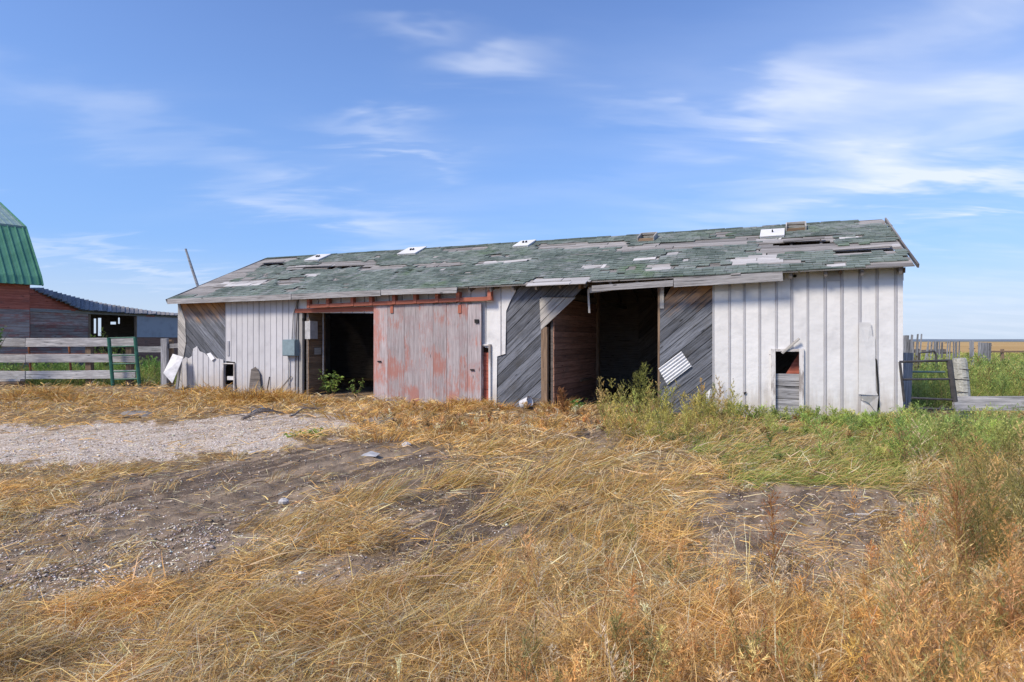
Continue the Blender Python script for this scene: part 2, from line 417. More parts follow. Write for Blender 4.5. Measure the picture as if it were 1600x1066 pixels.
M['pale_green_pipe'] = plain('pale_green_pipe', (.20,.27,.21), .5, 0, .2)
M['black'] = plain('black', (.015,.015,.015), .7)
M['plastic_white'] = plain('plastic_white', (.60,.60,.61), .5, 0, .2)
M['wire'] = plain('wire', (.12,.10,.09), .5, .5)
M['stem_green'] = plain('stem_green', (.20,.22,.06), .7, 0, .2, 20)
M['stem_brown'] = plain('stem_brown', (.30,.17,.07), .8, 0, .3, 20)
M['bark'] = plain('bark', (.22,.18,.15), .9, 0, .5, 14)

def roof_metal():
    m, t, b = new_mat('barn_roof_metal')
    tc = t.node('ShaderNodeTexCoord').outputs['Object']; n = t.noise(t.scale(tc, (1.5, .3, .3)), 1.2, 5, .6)
    c = t.mix(t.smooth(n, .3, .7), (.06,.19,.125), (.10,.27,.18))
    t.put(b.inputs['Base Color'], c); b.inputs['Roughness'].default_value = .6; return m
M['barn_roof_metal'] = roof_metal()
def roof_metal2():
    m, t, b = new_mat('barn_roof_faded')
    tc = t.node('ShaderNodeTexCoord').outputs['Object']; n = t.noise(t.scale(tc, (1.5, .3, .3)), 1.2, 5, .6)
    c = t.mix(t.smooth(n, .3, .7), (.16,.25,.23), (.25,.34,.32))
    t.put(b.inputs['Base Color'], c); b.inputs['Roughness'].default_value = .4; return m
M['barn_roof_faded'] = roof_metal2()

def shingle_mat():
    m, t, b = new_mat('green_shingle')
    pos = t.node('ShaderNodeNewGeometry').outputs['Position']
    ti = t.node('ShaderNodeAttribute', attribute_name='tint').outputs['Fac']
    n = t.noise(pos, 2.2, 6, .7); n2 = t.noise(pos, 45, 3, .6); n3 = t.noise(pos, .8, 4, .6)
    c = t.mix(ti, (.075,.10,.085), (.235,.28,.25))
    c = t.mix(t.smooth(n, .48, .70, 0, .8), c, (.29,.30,.30))
    c = t.mix(t.smooth(n3, .56, .72, 0, .5), c, (.10,.17,.06))
    c = t.mix(t.smooth(n2, .52, .7, 0, .6), c, (.035,.055,.05))
    t.put(b.inputs['Base Color'], c); b.inputs['Roughness'].default_value = .9
    t.put(b.inputs['Normal'], t.bump(n2, .6, .008)); return m
M['green_shingle'] = shingle_mat()

def foliage(name, trans=.3, rough=.6):
    m = bpy.data.materials.new(name); m.use_nodes = True; t = NT(m.node_tree); t.n.clear()
    a = t.node('ShaderNodeAttribute', attribute_name='Col').outputs['Color']
    d = t.node('ShaderNodeBsdfPrincipled'); t.put(d.inputs['Base Color'], a); d.inputs['Roughness'].default_value = rough
    d.inputs['Specular IOR Level'].default_value = .25
    tr = t.node('ShaderNodeBsdfTranslucent'); t.put(tr.inputs['Color'], a)
    mx = t.node('ShaderNodeMixShader'); mx.inputs[0].default_value = trans
    t.l.new(d.outputs[0], mx.inputs[1]); t.l.new(tr.outputs[0], mx.inputs[2])
    o = t.node('ShaderNodeOutputMaterial'); t.l.new(mx.outputs[0], o.inputs[0]); return m
M['straw'] = foliage('straw', .25); M['leaf'] = foliage('leaf', .35); M['stone'] = foliage('stone', .0, .9)

def ground_mat():
    m, t, b = new_mat('ground_soil')
    z = t.node('ShaderNodeAttribute', attribute_name='Col').outputs['Color']
    sp = t.node('ShaderNodeSeparateColor'); t.put(sp.inputs[0], z)
    pos = t.node('ShaderNodeNewGeometry').outputs['Position']
    n1 = t.noise(pos, 1.3, 6, .65); n2 = t.noise(pos, 9, 6, .7); n3 = t.noise(pos, 60, 4, .6); n4 = t.noise(pos, .02, 5, .6)
    litter = t.mix(t.smooth(n2, .35, .65), (.10,.066,.036), (.25,.17,.09))
    litter = t.mix(t.smooth(n3, .5, .62, 0, .6), litter, (.52,.39,.23))
    mp = t.node('ShaderNodeMapping'); t.put(mp.inputs[0], pos); mp.inputs['Rotation'].default_value = (0, 0, R(-62)); sk = t.noise(t.scale(mp.outputs[0], (.3, 5, 1)), 1.0, 6, .65, .3)
    dirt = t.mix(t.smooth(t.math('ADD', t.math('MULTIPLY', n2, .25), t.math('MULTIPLY', sk, .75)), .42, .58), (.10,.070,.046), (.34,.255,.175))
    ru = t.node('ShaderNodeAttribute', attribute_name='rut').outputs['Fac']; re_ = t.node('ShaderNodeAttribute', attribute_name='rut_edge').outputs['Fac']
    dirt = t.mix(t.smooth(n1, .48, .60, 0, .65), dirt, (.10,.072,.052))
    dirt = t.mix(t.smooth(n3, .60, .68, 0, .7), dirt, (.46,.41,.36))
    dirt = t.mix(t.math('MULTIPLY', ru, .75), dirt, (.36,.275,.19)); dirt = t.mix(t.math('MULTIPLY', re_, .8), dirt, (.085,.062,.045))
    vo = t.node('ShaderNodeTexVoronoi'); t.put(vo.inputs['Vector'], pos); vo.inputs['Scale'].default_value = 34
    grav = t.mix(t.smooth(vo.outputs['Distance'], .1, .6), (.88,.80,.70), (.44,.36,.28))
    grav = t.mix(t.smooth(sk, .50, .62, 0, .8), grav, (.36,.28,.20))
    green = t.mix(t.smooth(n2, .35, .65), (.045,.055,.02), (.13,.12,.045))
    c = t.mix(sp.outputs[1], litter, dirt)
    grav = t.mix(t.math('MULTIPLY', ru, .7), grav, (.38,.29,.20)); c = t.mix(sp.outputs[0], c, grav)
    c = t.mix(sp.outputs[2], c, green)
    ln = t.vmath('LENGTH', pos)
    field = t.mix(t.smooth(n4, .35, .65), (.40,.25,.085), (.50,.33,.13))
    field = t.mix(t.smooth(t.math('ADD', ln, t.math('MULTIPLY', n4, 900)), 1500, 1900), field, (.17,.17,.12))
    c = t.mix(t.smooth(ln, 60, 95), c, field)
    t.put(b.inputs['Base Color'], c); b.inputs['Roughness'].default_value = .95
    t.put(b.inputs['Normal'], t.bump(t.math('ADD', n2, t.math('MULTIPLY', n3, .4)), .8, .03)); return m
M['ground'] = ground_mat()

# ------------------------------------------------------------------ ground sheet (polar, finer in front)
def build_ground():
    th = np.concatenate([np.linspace(R(28), R(152), 560), np.linspace(R(152), R(388), 50)[1:]])   # last equals first + 360
    r = [0.0, .5]
    while r[-1] < 32: r.append(r[-1]*1.0165)
    while r[-1] < 9000: r.append(r[-1]*1.10)
    r = np.array(r); nT = len(th)-1; th = th[:-1]
    X = np.outer(r[1:], np.cos(th)); Y = np.outer(r[1:], np.sin(th)); Z = ground_h(X, Y)
    g, d, gr, ins, px, py = zones(X, Y)
    V = np.stack([X.ravel(), Y.ravel(), Z.ravel()], 1); C = np.stack([g.ravel(), d.ravel()*(1-g.ravel()), gr.ravel()*(1-g.ravel())*(1-d.ravel())], 1)
    V = np.vstack([V, [[0, 0, gz(0, 0)]]]); C = np.vstack([C, [[0, 0, 0]]])
    nR = len(r)-1; i = np.arange(nR-1)[:, None]*nT; j = np.arange(nT)[None, :]; jn = (j+1) % nT
    q = np.stack([i+j, i+nT+j, i+nT+jn, i+jn], -1).reshape(-1, 4)
    tri = np.stack([np.full(nT, len(V)-1), np.arange(nT), (np.arange(nT)+1) % nT], -1)
    o = np_mesh('ground', V, np.concatenate([q.ravel(), tri.ravel()]), np.concatenate([np.full(len(q), 4), np.full(nT, 3)]), M['ground'], C, True)
    ru, dk = rut_mask(X.ravel(), Y.ravel())
    for nm, vals in (('rut', ru), ('rut_edge', dk)):
        at_ = o.data.attributes.new(nm, 'FLOAT', 'POINT'); at_.data.foreach_set('value', np.append(vals, 0).astype('f'))
    tag(o, kind='structure')
build_ground()

def build_hills():
    m, t, b = new_mat('far_hills_haze')
    pos = t.node('ShaderNodeNewGeometry').outputs['Position']; n = t.noise(pos, .0016, 5, .6)
    t.put(b.inputs['Base Color'], t.mix(t.smooth(n, .35, .65), (.12,.16,.21), (.20,.22,.23))); b.inputs['Roughness'].default_value = 1  # distance haze is put into this blue-grey base colour
    n_ = 240; a = np.linspace(R(10), R(170), n_); V = []; Fc = []
    for i, t_ in enumerate(a):
        D = 5200; h = 3+26*float(fbm(np.array([t_*5.0]), np.array([2.0]), 40))*(.35+.65*float(sstep(np.cos(t_), .3, .75)))
        for (rr, hh) in ((D-500, -3), (D-120, h*.6), (D+300, h), (D+1500, h*.8), (D+2500, -3)):
            V.append((math.cos(t_)*rr, math.sin(t_)*rr, hh))
    for i in range(n_-1):
        for k in range(4): Fc.append((i*5+k, (i+1)*5+k, (i+1)*5+k+1, i*5+k+1))
    tag(mesh_obj('hills', V, Fc, m, smooth=True), kind='structure')
build_hills()

# ================================================================== THE SHED
shed = empty('shed', (SA.x, SA.y, 0), math.atan2(SE.y, SE.x))
tag(shed, 'long low derelict shed with patchy green shingle roof and white ribbed metal siding', 'shed')
TOPZ = 3.06
def P(pts, t=0.0):
    out = []
    for (x, y) in pts:
        if y == 0: s, z = W(x, 400, t); z = TOPZ
        elif y == 999: s, z = W(x, 600, t); z = -.05
        else: s, z = W(x, y, t)
        out.append((s, z))
    return out
S = lambda px, t=0.0: W(px, 500, t)[0]

# front wall: the frame carries the siding pieces
def front_frame():
    V = []; Fc = []
    def bx(s0, s1, t0, t1, z0, z1):
        b = len(V)
        for x in (s0, s1):
            for y in (t0, t1):
                for z in (z0, z1): V.append((x, y, z))
        Fc.extend([tuple(b+i for i in f) for f in BOXF])
    bx(.02, SL-.02, .10, .20, 2.86, 3.0)
    o1 = S(463); o2 = S(585); o3 = S(855); o4 = S(1030); w1 = S(1205); w2 = S(1255)
    for a in np.arange(.1, SL, .61):
        if o1-.1 < a < o2+.1 or o3-.1 < a < o4+.15 or w1 < a < w2: continue
        if S(348) < a < S(368) or S(752) < a < S(768): continue
        bx(a, a+.05, .06, .16, -.05, 2.86)
    return mesh_obj('front_wall', V, Fc, M['dark_wood'], shed)
fw = front_frame()

def siding_boards(region, ang, width, y0, mat, parent=fw, name='siding_board', gap=.012, thick=.022, jit=.006, start=None):
    ca, sa = math.cos(R(ang)), math.sin(R(ang)); nx, nz = -sa, ca
    vals = [p[0]*nx+p[1]*nz for p in region]; lo, hi = min(vals), max(vals); c = lo-random.uniform(0, width*.7)
    while c < hi:
        w = width*random.uniform(.93, 1.07)
        q = clip(clip(region, nx, nz, c+w-gap), -nx, -nz, -c)
        if len(q) >= 3 and abs(area(q)) > .004:
            prism(name, q, y0+random.uniform(-jit, jit), thick, mat, parent, R(ang), .003)
        c += w
# diagonal boarding
siding_boards(P([(280,0),(353,0),(353,572),(280,575)]), -40, .19, .02, M['siding_wood'])
siding_boards(P([(806,0),(925,0),(908,452),(897,464),(843,464),(845,510),(845,999),(772,999),(774,480),(792,470)]), 42, .20, .02, M['siding_grey'])
siding_boards(P([(843,465),(899,465),(845,516)]), 42, .21, .0, M['pale_wood'])
siding_boards(P([(1031,478),(1062,0),(1116,0),(1114,999),(1030,999)]), 40, .20, .02, M['siding_wood'])
# narrow bleached strip of boards on the left corner
siding_boards(P([(278,0),(289,500),(291,535),(286,562),(286,999),(278,999)]), -40, .19, -.005, M['pale_wood'])

def metal_panels(region, cuts, mat, y0=0.0, rib=.013, ribw=.055, last=False):
    for a, b in zip(cuts[:-1], cuts[1:]):
        q = clip(clip(region, 1, 0, b-.002), -1, 0, -a)
        if len(q) < 3 or abs(area(q)) < .003: continue
        ex = []
        r_ = clip(clip(region, 1, 0, a+ribw), -1, 0, -(a-.0))
        if rib > 0 and len(r_) >= 3 and abs(area(r_)) > .001: ex.append((r_, rib))
        prism('siding_panel', q, y0+random.uniform(-.006, .002), .004, mat, fw, 0, .006, ex)
# right end
RP = [1112,1138,1161,1185,1211,1235,1260,1287,1313,1341,1368,1397,1412.5]
reg = P([(1113,0),(1222,0),(1222,437),(1411,437),(1411,999),(1256,999),(1256,545),(1206,547),(1206,999),(1150,999),(1135,640),(1113,632)])
metal_panels(reg, [S(x) for x in RP], M['white_metal'])
metal_panels(P([(1222,0),(1412,0),(1412,438.5),(1222,438.5)]), [S(x) for x in [1222,1235,1260,1287,1313,1341,1368,1397,1413]], M['white_metal'], .008)
prism('patch_panel', P([(1290,421),(1313,420),(1313,439),(1288,440)]), -.012, .004, M['stained_metal'], fw, 0, .004)
# left white part
metal_panels(P([(353,0),(466,0),(463,490),(464,999),(372,999),(368,566),(353,564)]), [S(353)+.245*k for k in range(14)], M['old_metal'], -.012, .012, .03)
metal_panels(P([(285,999),(286,562),(291,558),(296,560),(301,556),(303,545),(309,541),(313,549),(321,552),(326,557),(333,554),(340,560),(350,562),(351,999)]),
             [S(285)+.26*k for k in range(9)], M['old_metal'], -.02, .014, .03)
# band over the door and the strip beside it
metal_panels(P([(466,0),(812,0),(808,452),(797,472),(791,486),(790,553),(777,557),(776,640),(767,642),(767,545),(752,541),(752,490),(463,489)]),
             [S(463)+.42*k for k in range(18)], M['white_metal'], -.004, .02, .035)
prism('bent_panel', P([(1342,504),(1360,504),(1363,526),(1367,528),(1368,610),(1372,618),(1341,616)]), -.05, .004, M['white_metal'], fw, 0, .02)
prism('bent_panel', P([(1341,619),(1371,618),(1369,645),(1358,630)]), -.09, .004, M['old_metal'], fw, 0, .05)
prism('bent_panel', P([(1345,626),(1362,640),(1366,660),(1344,662)]), -.03, .004, M['white_metal'], fw, 0, .02)
prism('bent_panel', P([(1103,614),(1112,606),(1116,626),(1131,640),(1121,652),(1104,640)]), -.07, .004, M['galvanised'], fw, 0, .05)
prism('bent_panel', P([(325,553),(331,551),(339,560),(334,564)]), -.07, .004, M['galvanised'], fw, 0, .03)
prism('tear_dark', P([(1367,560),(1370,562),(1373,600),(1374,640),(1371,640),(1370,600)]), -.035, .004, M['black'], fw)  # black strip laid on the panel for the dark inside torn metal
# round hole and rips: flat black pieces stand in for the dark behind
def disc(name, px, py, r, y, mat, parent):
    s, z = W(px, py); V = [(math.cos(i*math.pi/6)*r, 0, math.sin(i*math.pi/6)*r) for i in range(12)]
    V += [(x, .01, z_) for x, y_, z_ in V]
    o = mesh_obj(name, V, [tuple(range(12))]+[((i+1) % 12, i, 12+i, 12+(i+1) % 12) for i in range(12)], mat, parent); o.location = (s, y, z); return o
disc('hole_dark', 1242, 431.5, .032, -.018, M['black'], fw)
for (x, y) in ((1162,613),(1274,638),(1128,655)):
    prism('rip_dark', P([(x,y),(x+5,y-1),(x+4,y+2),(x+1,y+4)]), -.034, .003, M['black'], fw)  # black scraps, the darkness of small rips given as colour
# posts at the openings
beam('post', (S(845)+.08, .07, -.05), (S(845)+.08, .07, W(850,511)[1]), .12, .15, M['brown_wood'], fw, up=(1,0,0))
beam('post', (S(1028)+.03, .08, -.05), (S(1028)+.03, .08, 2.9), .10, .08, M['brown_wood'], fw, up=(1,0,0))
beam('post', (S(1034), .02, 2.3), (S(1034), .02, 2.9), .04, .09, M['pale_wood'], fw, up=(1,0,0))
beam('door_post', (S(465)+.0, .03, -.05), (S(465), .03, 2.50), .14, .10, M['grey_wood'], fw, up=(1,0,0))
beam('door_post', (S(471), .01, -.05), (S(471), .01, 2.46), .08, .12, M['pale_wood'], fw, up=(1,0,0))
beam('door_post', (S(588), .08, -.05), (S(588), .08, 2.46), .08, .12, M['dark_wood'], fw, up=(1,0,0))
s0, z0 = W(463, 487); s1, z1 = W(586, 483)
beam('header', (s0, -.03, z0+.02), (s1, -.03, z1+.0), .05, .12, M['track_paint'], fw)
# brackets left on the right wall top
for (x, y) in ((1312,426),(1409,424),(779,449),(910,449),(715,452)):
    s, z = W(x, y); beam('rafter_tail', (s, -.20, z), (s, .05, z+.02), .05, .10, M['brown_wood'], fw, j=.01)

# corrugated sheet nailed askew to the diagonal boards
def corrugated(name, corners_w, mat, parent, y, waves=6, amp=.018):
    a, b, c, d = [Vector((p[0], 0, p[1])) for p in corners_w]     # a->b along the ribs, a->d across
    V = []; Fc = []; n = waves*6; m = 4
    for i in range(n+1):
        u = i/n
        for k in range(m+1):
            v = k/m; p = a.lerp(d, u).lerp(b.lerp(c, u), v); V.append((p.x, y-amp*math.sin(u*waves*2*math.pi)+random.uniform(-.003, .003), p.z))
    for i in range(n):
        for k in range(m): Fc.append((i*(m+1)+k, i*(m+1)+k+1, (i+1)*(m+1)+k+1, (i+1)*(m+1)+k))
    return mesh_obj(name, V, Fc, mat, parent, smooth=True)
corrugated('corrugated_sheet', P([(1029,576),(1065,549),(1081,572),(1043,601)]), M['galvanised'], fw, -.03)

# small pen doorways
def pen_door(x0, x1, y0, y1, dark_y, planks, frame_mat, inner=None, wide=.08):
    s0, zt = W(x0, y0); s1, _ = W(x1, y0); zb = -.05
    fr = beam('frame', (s0+wide/2, -.02, zb), (s0+wide/2, -.02, zt), .09, wide, frame_mat, None, up=(1,0,0)); fr.name = 'pen_doorway'; fr.parent = shed
    # children are given in the frame's own axes, so undo its local matrix
    def kid(o): o.parent = fr; o.matrix_parent_inverse = fr.matrix_basis.inverted(); return o
    kid(beam('jamb', (s1-wide/2, -.02, zb), (s1-wide/2, -.02, zt), .09, wide, frame_mat, None, up=(1,0,0)))
    kid(beam('lintel', (s0+wide, -.015, zt-wide/3), (s1-wide, -.015, zt-wide/3), .08, wide*.66, frame_mat, None))
    zz = W((x0+x1)/2, dark_y)[1]; h = (zz-zb)/planks
    for k in range(planks):
        kid(beam('plank', (s0+wide, .05, zz-h*(k+.5)), (s1-wide, .05+random.uniform(-.01,.01), zz-h*(k+.5)), .03, h-.012, inner or M['grey_wood'], None))
    return fr
pd = pen_door(1205,1256,545,999,584,4,M['white_frame'])
s_, z_ = W(1214, 585); s2_, z2_ = W(1246, 552)
o = prism('brace_panel', [(W(1228,584,.3)[0], W(1228,584,.3)[1]), (W(1250,584,.3)[0], W(1250,584,.3)[1]), (W(1250,549,.3)[0], W(1250,549,.3)[1])], .3, .03, M['barn_red'], fw)
beam('stick', (W(1222,552,-.05)[0], -.05, W(1222,552,-.05)[1]), (W(1249,529,-.12)[0], -.12, W(1249,529,-.12)[1]), .03, .045, M['pale_wood'], fw)
pen_door(350,369,567,999,601,1,M['white_frame'], M['grey_wood'], .05)
prism('paper_scrap', P([(354,588),(366,588),(366,594),(354,594)]), .02, .004, M['plastic_white'], fw)
pen_door(752,768,538,999,551,3,M['white_frame'], M['barn_red'], .05)
# electric box, conduit, meter
s, z = W(454, 543.5, -.12)
eb = beam('electric_box', (s-.24, -.1, z), (s+.24, -.1, z), .16, .48, M['box_blue'], shed, j=.0)
k_ = beam('lid', (0,-.095,0), (.48,-.095,0), .02, .44, M['box_blue'], eb, j=0)
def wp(px, py, t): a = W(px, py, t); return (a[0], t, a[1])
tube('conduit', [wp(464,466,-.05), wp(462,478,-.06), wp(458,490,-.06), wp(456,533,-.06)], .022, M['box_grey'], shed)
tube('conduit', [wp(451,555,-.06), wp(450.5,612,-.06)], .02, M['box_grey'], shed)
tube('cable', [wp(466,468,-.04), wp(462.5,520,-.05), wp(462,575,-.04), wp(461.5,614,-.04)], .012, M['wire'], shed)
# things leaning on the white wall at the left
prism('rusty_plate', P([(392,612),(396,577),(403,573),(409,583),(412,612)]), -.10, .01, M['dark_wood'], shed, 0, .02)
beam('loose_stick', wp(417,612,-.12), wp(421,589,-.04), .02, .03, M['dark_wood'], shed)
beam('loose_stick', wp(436,611,-.15), wp(455,588,-.05), .02, .03, M['dark_wood'], shed)
beam('handle', wp(356.5,556,-.03), wp(356.5,533,-.03), .03, .09, M['stained_metal'], shed, up=(1,0,0))

# left opening: short board partition with a meter
def partition(px0, t0, t1, z1, bw, mat, name, zb=-.05, x_t=None):
    s = S(px0); par = mesh_obj(name, [(s+.04, t0, zb), (s+.1, t0, zb), (s+.1, t1, zb), (s+.04, t1, zb), (s+.04, t0, z1), (s+.1, t0, z1), (s+.1, t1, z1), (s+.04, t1, z1)],
        [(0,1,2,3),(7,6,5,4),(0,4,5,1),(1,5,6,2),(2,6,7,3),(3,7,4,0)], M['dark_wood'], shed)
    z = zb
    while z < z1-.02:
        h = min(bw*random.uniform(.95, 1.05), z1-z)
        beam('board', (s+.115+random.uniform(-.003,.003), t0, z+h/2), (s+.115+random.uniform(-.003,.003), t1, z+h/2), .025, h-.008, mat, par, j=.003)
        z += h
    return par
pa = partition(474, .08, .75, 2.44, .17, M['brown_wood'], 'short_partition')
s = S(474)+.13
mb = beam('meter_box', (s+.06, .12, W(495,516,.2)[1]-.26), (s+.06, .12, W(495,516,.2)[1]+.26), .30, .20, M['box_grey'], shed, j=0, up=(1,0,0))
tube('cable', [(s+.06, .12, W(495,516,.2)[1]+.24), (s+.0, .10, 2.2), (s-.05,.08,2.44)], .012, M['box_grey'], shed)
tube('hanging_pipe', [(S(505,.5), .5, .6), (S(505,.5), .5, 2.5)], .018, M['box_grey'], shed)
beam('nailed_sign', (s+.02, .3, 1.3), (s+.02, .55, 1.3), .015, .2, M['pale_wood'], shed)
# main opening: reddish board partition and its centre post
pb = partition(855, .12, 3.5, 2.65, .145, M['inner_wood'], 'long_partition')
beam('centre_post', (S(855)+.12, 3.56, -.05), (S(855)+.12, 3.56, 4.3), .18, .15, M['brown_wood'], shed, up=(1,0,0))
beam('ledge', (S(855)+.16, 2.0, .55), (S(855)+.16, 3.0, .55), .04, .06, M['brown_wood'], pb)
# hanging strip and torn trim at the top of the opening
beam('torn_trim', wp(920,454,-.1), wp(957,450,-.1), .03, .12, M['bleached_wood'], shed, j=.02)
beam('torn_trim', wp(950,450,-.12), wp(986,446,-.1), .03, .08, M['bleached_wood'], shed, j=.03)
beam('hanging_strip', wp(919,452,-.1), wp(921,489,-.06), .02, .045, M['pale_wood'], shed, up=(1,0,0))
# cross beams inside, second bay posts, interior diagonal boards on the back wall
for a in np.arange(1.2, SL, 2.44):
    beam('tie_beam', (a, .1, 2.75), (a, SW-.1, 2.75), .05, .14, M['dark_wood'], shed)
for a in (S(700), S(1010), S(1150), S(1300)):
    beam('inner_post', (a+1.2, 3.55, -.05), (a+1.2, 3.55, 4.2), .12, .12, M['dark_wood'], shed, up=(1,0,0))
def flat_wall(name, pts, mat):
    return mesh_obj(name, pts, [tuple(range(len(pts)//2)), tuple(range(len(pts)-1, len(pts)//2-1, -1))]+[((i+1) % (len(pts)//2), i, len(pts)//2+i, len(pts)//2+(i+1) % (len(pts)//2)) for i in range(len(pts)//2)], mat, shed)
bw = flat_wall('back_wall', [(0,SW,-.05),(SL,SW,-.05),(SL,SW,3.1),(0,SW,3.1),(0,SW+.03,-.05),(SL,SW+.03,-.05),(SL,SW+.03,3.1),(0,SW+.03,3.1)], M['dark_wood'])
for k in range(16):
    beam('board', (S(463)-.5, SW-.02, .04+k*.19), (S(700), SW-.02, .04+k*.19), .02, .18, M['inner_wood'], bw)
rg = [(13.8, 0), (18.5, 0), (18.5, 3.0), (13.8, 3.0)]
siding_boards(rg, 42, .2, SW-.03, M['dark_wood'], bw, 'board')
for k, s in enumerate((0.0, SL-.03)):
    pts = [(s,0.03,-.05),(s,SW,-.05),(s,SW,3.05),(s,3.55,4.70 if k == 0 else 4.42),(s,.03,3.02)]
    V = pts+[(x+.03, y, z) for x, y, z in pts]
    mesh_obj('end_wall', V, [(0,1,2,3,4),(9,8,7,6,5)]+[((i+1) % 5, i, 5+i, 5+(i+1) % 5) for i in range(5)], M['old_metal'], shed)

# ---------------- roof
EL = Vector((-.03,-.36,2.97)); ER = Vector((20.42,-.36,2.96)); RL = Vector((.12,3.55,4.83)); RR = Vector((20.46,3.55,4.52))
def roof_pt(u, v):
    p = EL.lerp(ER, u).lerp(RL.lerp(RR, u), v)
    p.z += .035*math.sin(u*9.0+v*2)*math.sin(v*3.1)+.02*math.sin(u*31+v*5)*(1-abs(2*v-1))-.02*math.sin(u*math.pi)
    return p
def roof_frame(u, v):
    a = roof_pt(min(u+.004, 1), v)-roof_pt(max(u-.004, 0), v); b = roof_pt(u, min(v+.02, 1))-roof_pt(u, max(v-.02, 0))
    x = a.normalized(); z = x.cross(b).normalized(); y = z.cross(x); return x, y, z
ROT = math.atan2(SE.y, SE.x)
def roof_px(u, v):
    p = roof_pt(u, v); x = SA.x+SE.x*p.x+SN.x*p.y; y = SA.y+SE.y*p.x+SN.y*p.y
    return CX+F*x/y, CY-F*(p.z-EYE)/y
SLOPE_L = (RL-EL).length; ROOF_L = 20.45
rv = []; rf = []; NU, NV = 60, 8
for i in range(NU+1):
    for k in range(NV+1):
        p = roof_pt(i/NU, k/NV); rv.append((p.x, p.y, p.z-.075))
# underlay sheets (rafters and the back slope); boards and shingles are laid on it
V = []; Fc = []
def addbox(p0, p1, w, h):
    x = (p1-p0).normalized(); y = Vector((0,0,1)).cross(x).normalized(); z = x.cross(y); b = len(V)
    for q in (p0, p1):
        for sy in (-w/2, w/2):
            for sz in (-h/2, h/2): V.append(tuple(q+y*sy+z*sz))
    Fc.extend([tuple(b+i for i in f) for f in BOXF])
for i in range(35):
    u = (i+.15)/34.5
    addbox(roof_pt(u, .02)-Vector((0,0,.13)), roof_pt(u, 1)-Vector((0,0,.13)), .05, .12)
    p = roof_pt(u, 1); addbox(Vector((p.x, 3.58, p.z-.13)), Vector((p.x, SW+.3, 2.86)), .05, .12)
b = len(V)
for (s0, r0) in ((-.03, RL), (20.42, RR)):
    V += [(s0, 3.56, r0.z-.02), (s0, SW+.36, 2.95), (s0, 3.56, r0.z-.05), (s0, SW+.36, 2.92)]
Fc += [(b,b+4,b+5,b+1),(b+2,b+3,b+7,b+6),(b,b+1,b+3,b+2),(b+4,b+6,b+7,b+5),(b+1,b+5,b+7,b+3),(b,b+2,b+6,b+4)]
roof = mesh_obj('roof', V, Fc, M['dark_wood'], shed)

# patches: (x0, x1, y at x0, y at x1, half height, kind); 'B' bare boards, 'L' pale sheets, 'H' hole
PATCH = [(447,520,418,415,3,'L'),(500,592,414,411,5,'B'),(410,446,410,407,4,'B'),(412,446,413.5,412,2,'H'),(447,575,421.5,416,1.6,'H'),
 (335,417,447,440,4,'L'),(474,500,431,429,2,'L'),(744,832,411,406,2.6,'L'),(684,696,421,420,1.6,'L'),(444,470,454,451,3,'B'),(650,724,415,411,3,'B'),(665,718,417.5,415,1.3,'H'),
 (690,762,391,387,3,'B'),(430,470,441,438,5,'B'),(560,640,420,415,3,'B'),(826,926,441,437,6,'L'),
 (838,980,386,380,5,'B'),(971,1036,389,384,5,'B'),(986,1028,405,402,2.6,'L'),(908,948,418,415,2.6,'L'),(1010,1055,420,415,5,'L'),(1042,1065,397,395,2,'L'),(1066,1076,406,405,1.8,'L'),
 (1033,1160,385,376,6,'B'),(1120,1190,377,371,4,'B'),(1136,1222,410,400,6.5,'L'),(1192,1252,411,406,2.6,'L'),(1185,1310,388,376,12,'B'),(1185,1225,376,374,2.5,'L'),(1185,1222,391,388,2,'L'),(1222,1296,380.5,377,2.4,'H'),
 (1300,1408,391,382,8,'B'),(1305,1393,394,389.5,2.0,'H'),(1288,1321,415,412,2,'L'),(1350,1432,416,411,5,'B'),(1339,1384,347,343,3.5,'B'),(1146,1163,428.5,427.5,1.6,'L'),
 (1222,1432,424,415.5,2.2,'B'),(1310,1345,372,369,2,'L'),(1390,1410,384,382,2,'L'),(760,800,400,398,2,'B'),(930,960,425,423,1.8,'B')]
def patch_at(x, y):
    k = None
    for (x0, x1, ya, yb, h, kind) in PATCH:
        if x0 < x < x1 and abs(y-(ya+(yb-ya)*(x-x0)/(x1-x0))) < h:
            k = kind if (k is None or kind == 'H') else ('L' if kind == 'L' else k)
            if k == 'H': return k
    if k is None:
        rake = 262+(468-y)*(415-262)/65.0
        if x < rake+22+38*float(vnoise(np.array([x*.02]), np.array([y*.11]), 3)) and x < 470 and y < 462: k = 'B'
    return k
# roof boards (run along the roof), split in lengths, missing where the holes are
rows = 23
for r_ in range(rows):
    v0 = r_/rows; v1 = (r_+1)/rows; vm = (v0+v1)/2
    u = 0.0
    while u < 1:
        lu = random.uniform(.11, .19); u1 = min(1, u+lu)
        if 1-u1 < .04: u1 = 1
        hole = lambda q: patch_at(*roof_px(q, vm)) == 'H'
        n = max(2, int((u1-u)*60)); us = [u+(u1-u)*i/n for i in range(n+1)]
        run = []
        segs = []
        for q in us:
            if hole(q):
                if len(run) > 1: segs.append((run[0], run[-1]))
                run = []
            else: run.append(q)
        if len(run) > 1: segs.append((run[0], run[-1]))
        for (a, c) in segs:
            p0 = roof_pt(a+.0006, vm); p1 = roof_pt(c-.0006, vm); x, y, z = roof_frame((a+c)/2, vm)
            off = -.045+random.uniform(0, .012)
            beam('roof_board', p0+z*off, p1+z*(off+random.uniform(-.004,.006)), SLOPE_L/rows-.008, .022, M['roof_wood'], roof, j=.004, up=tuple(z))
        u = u1
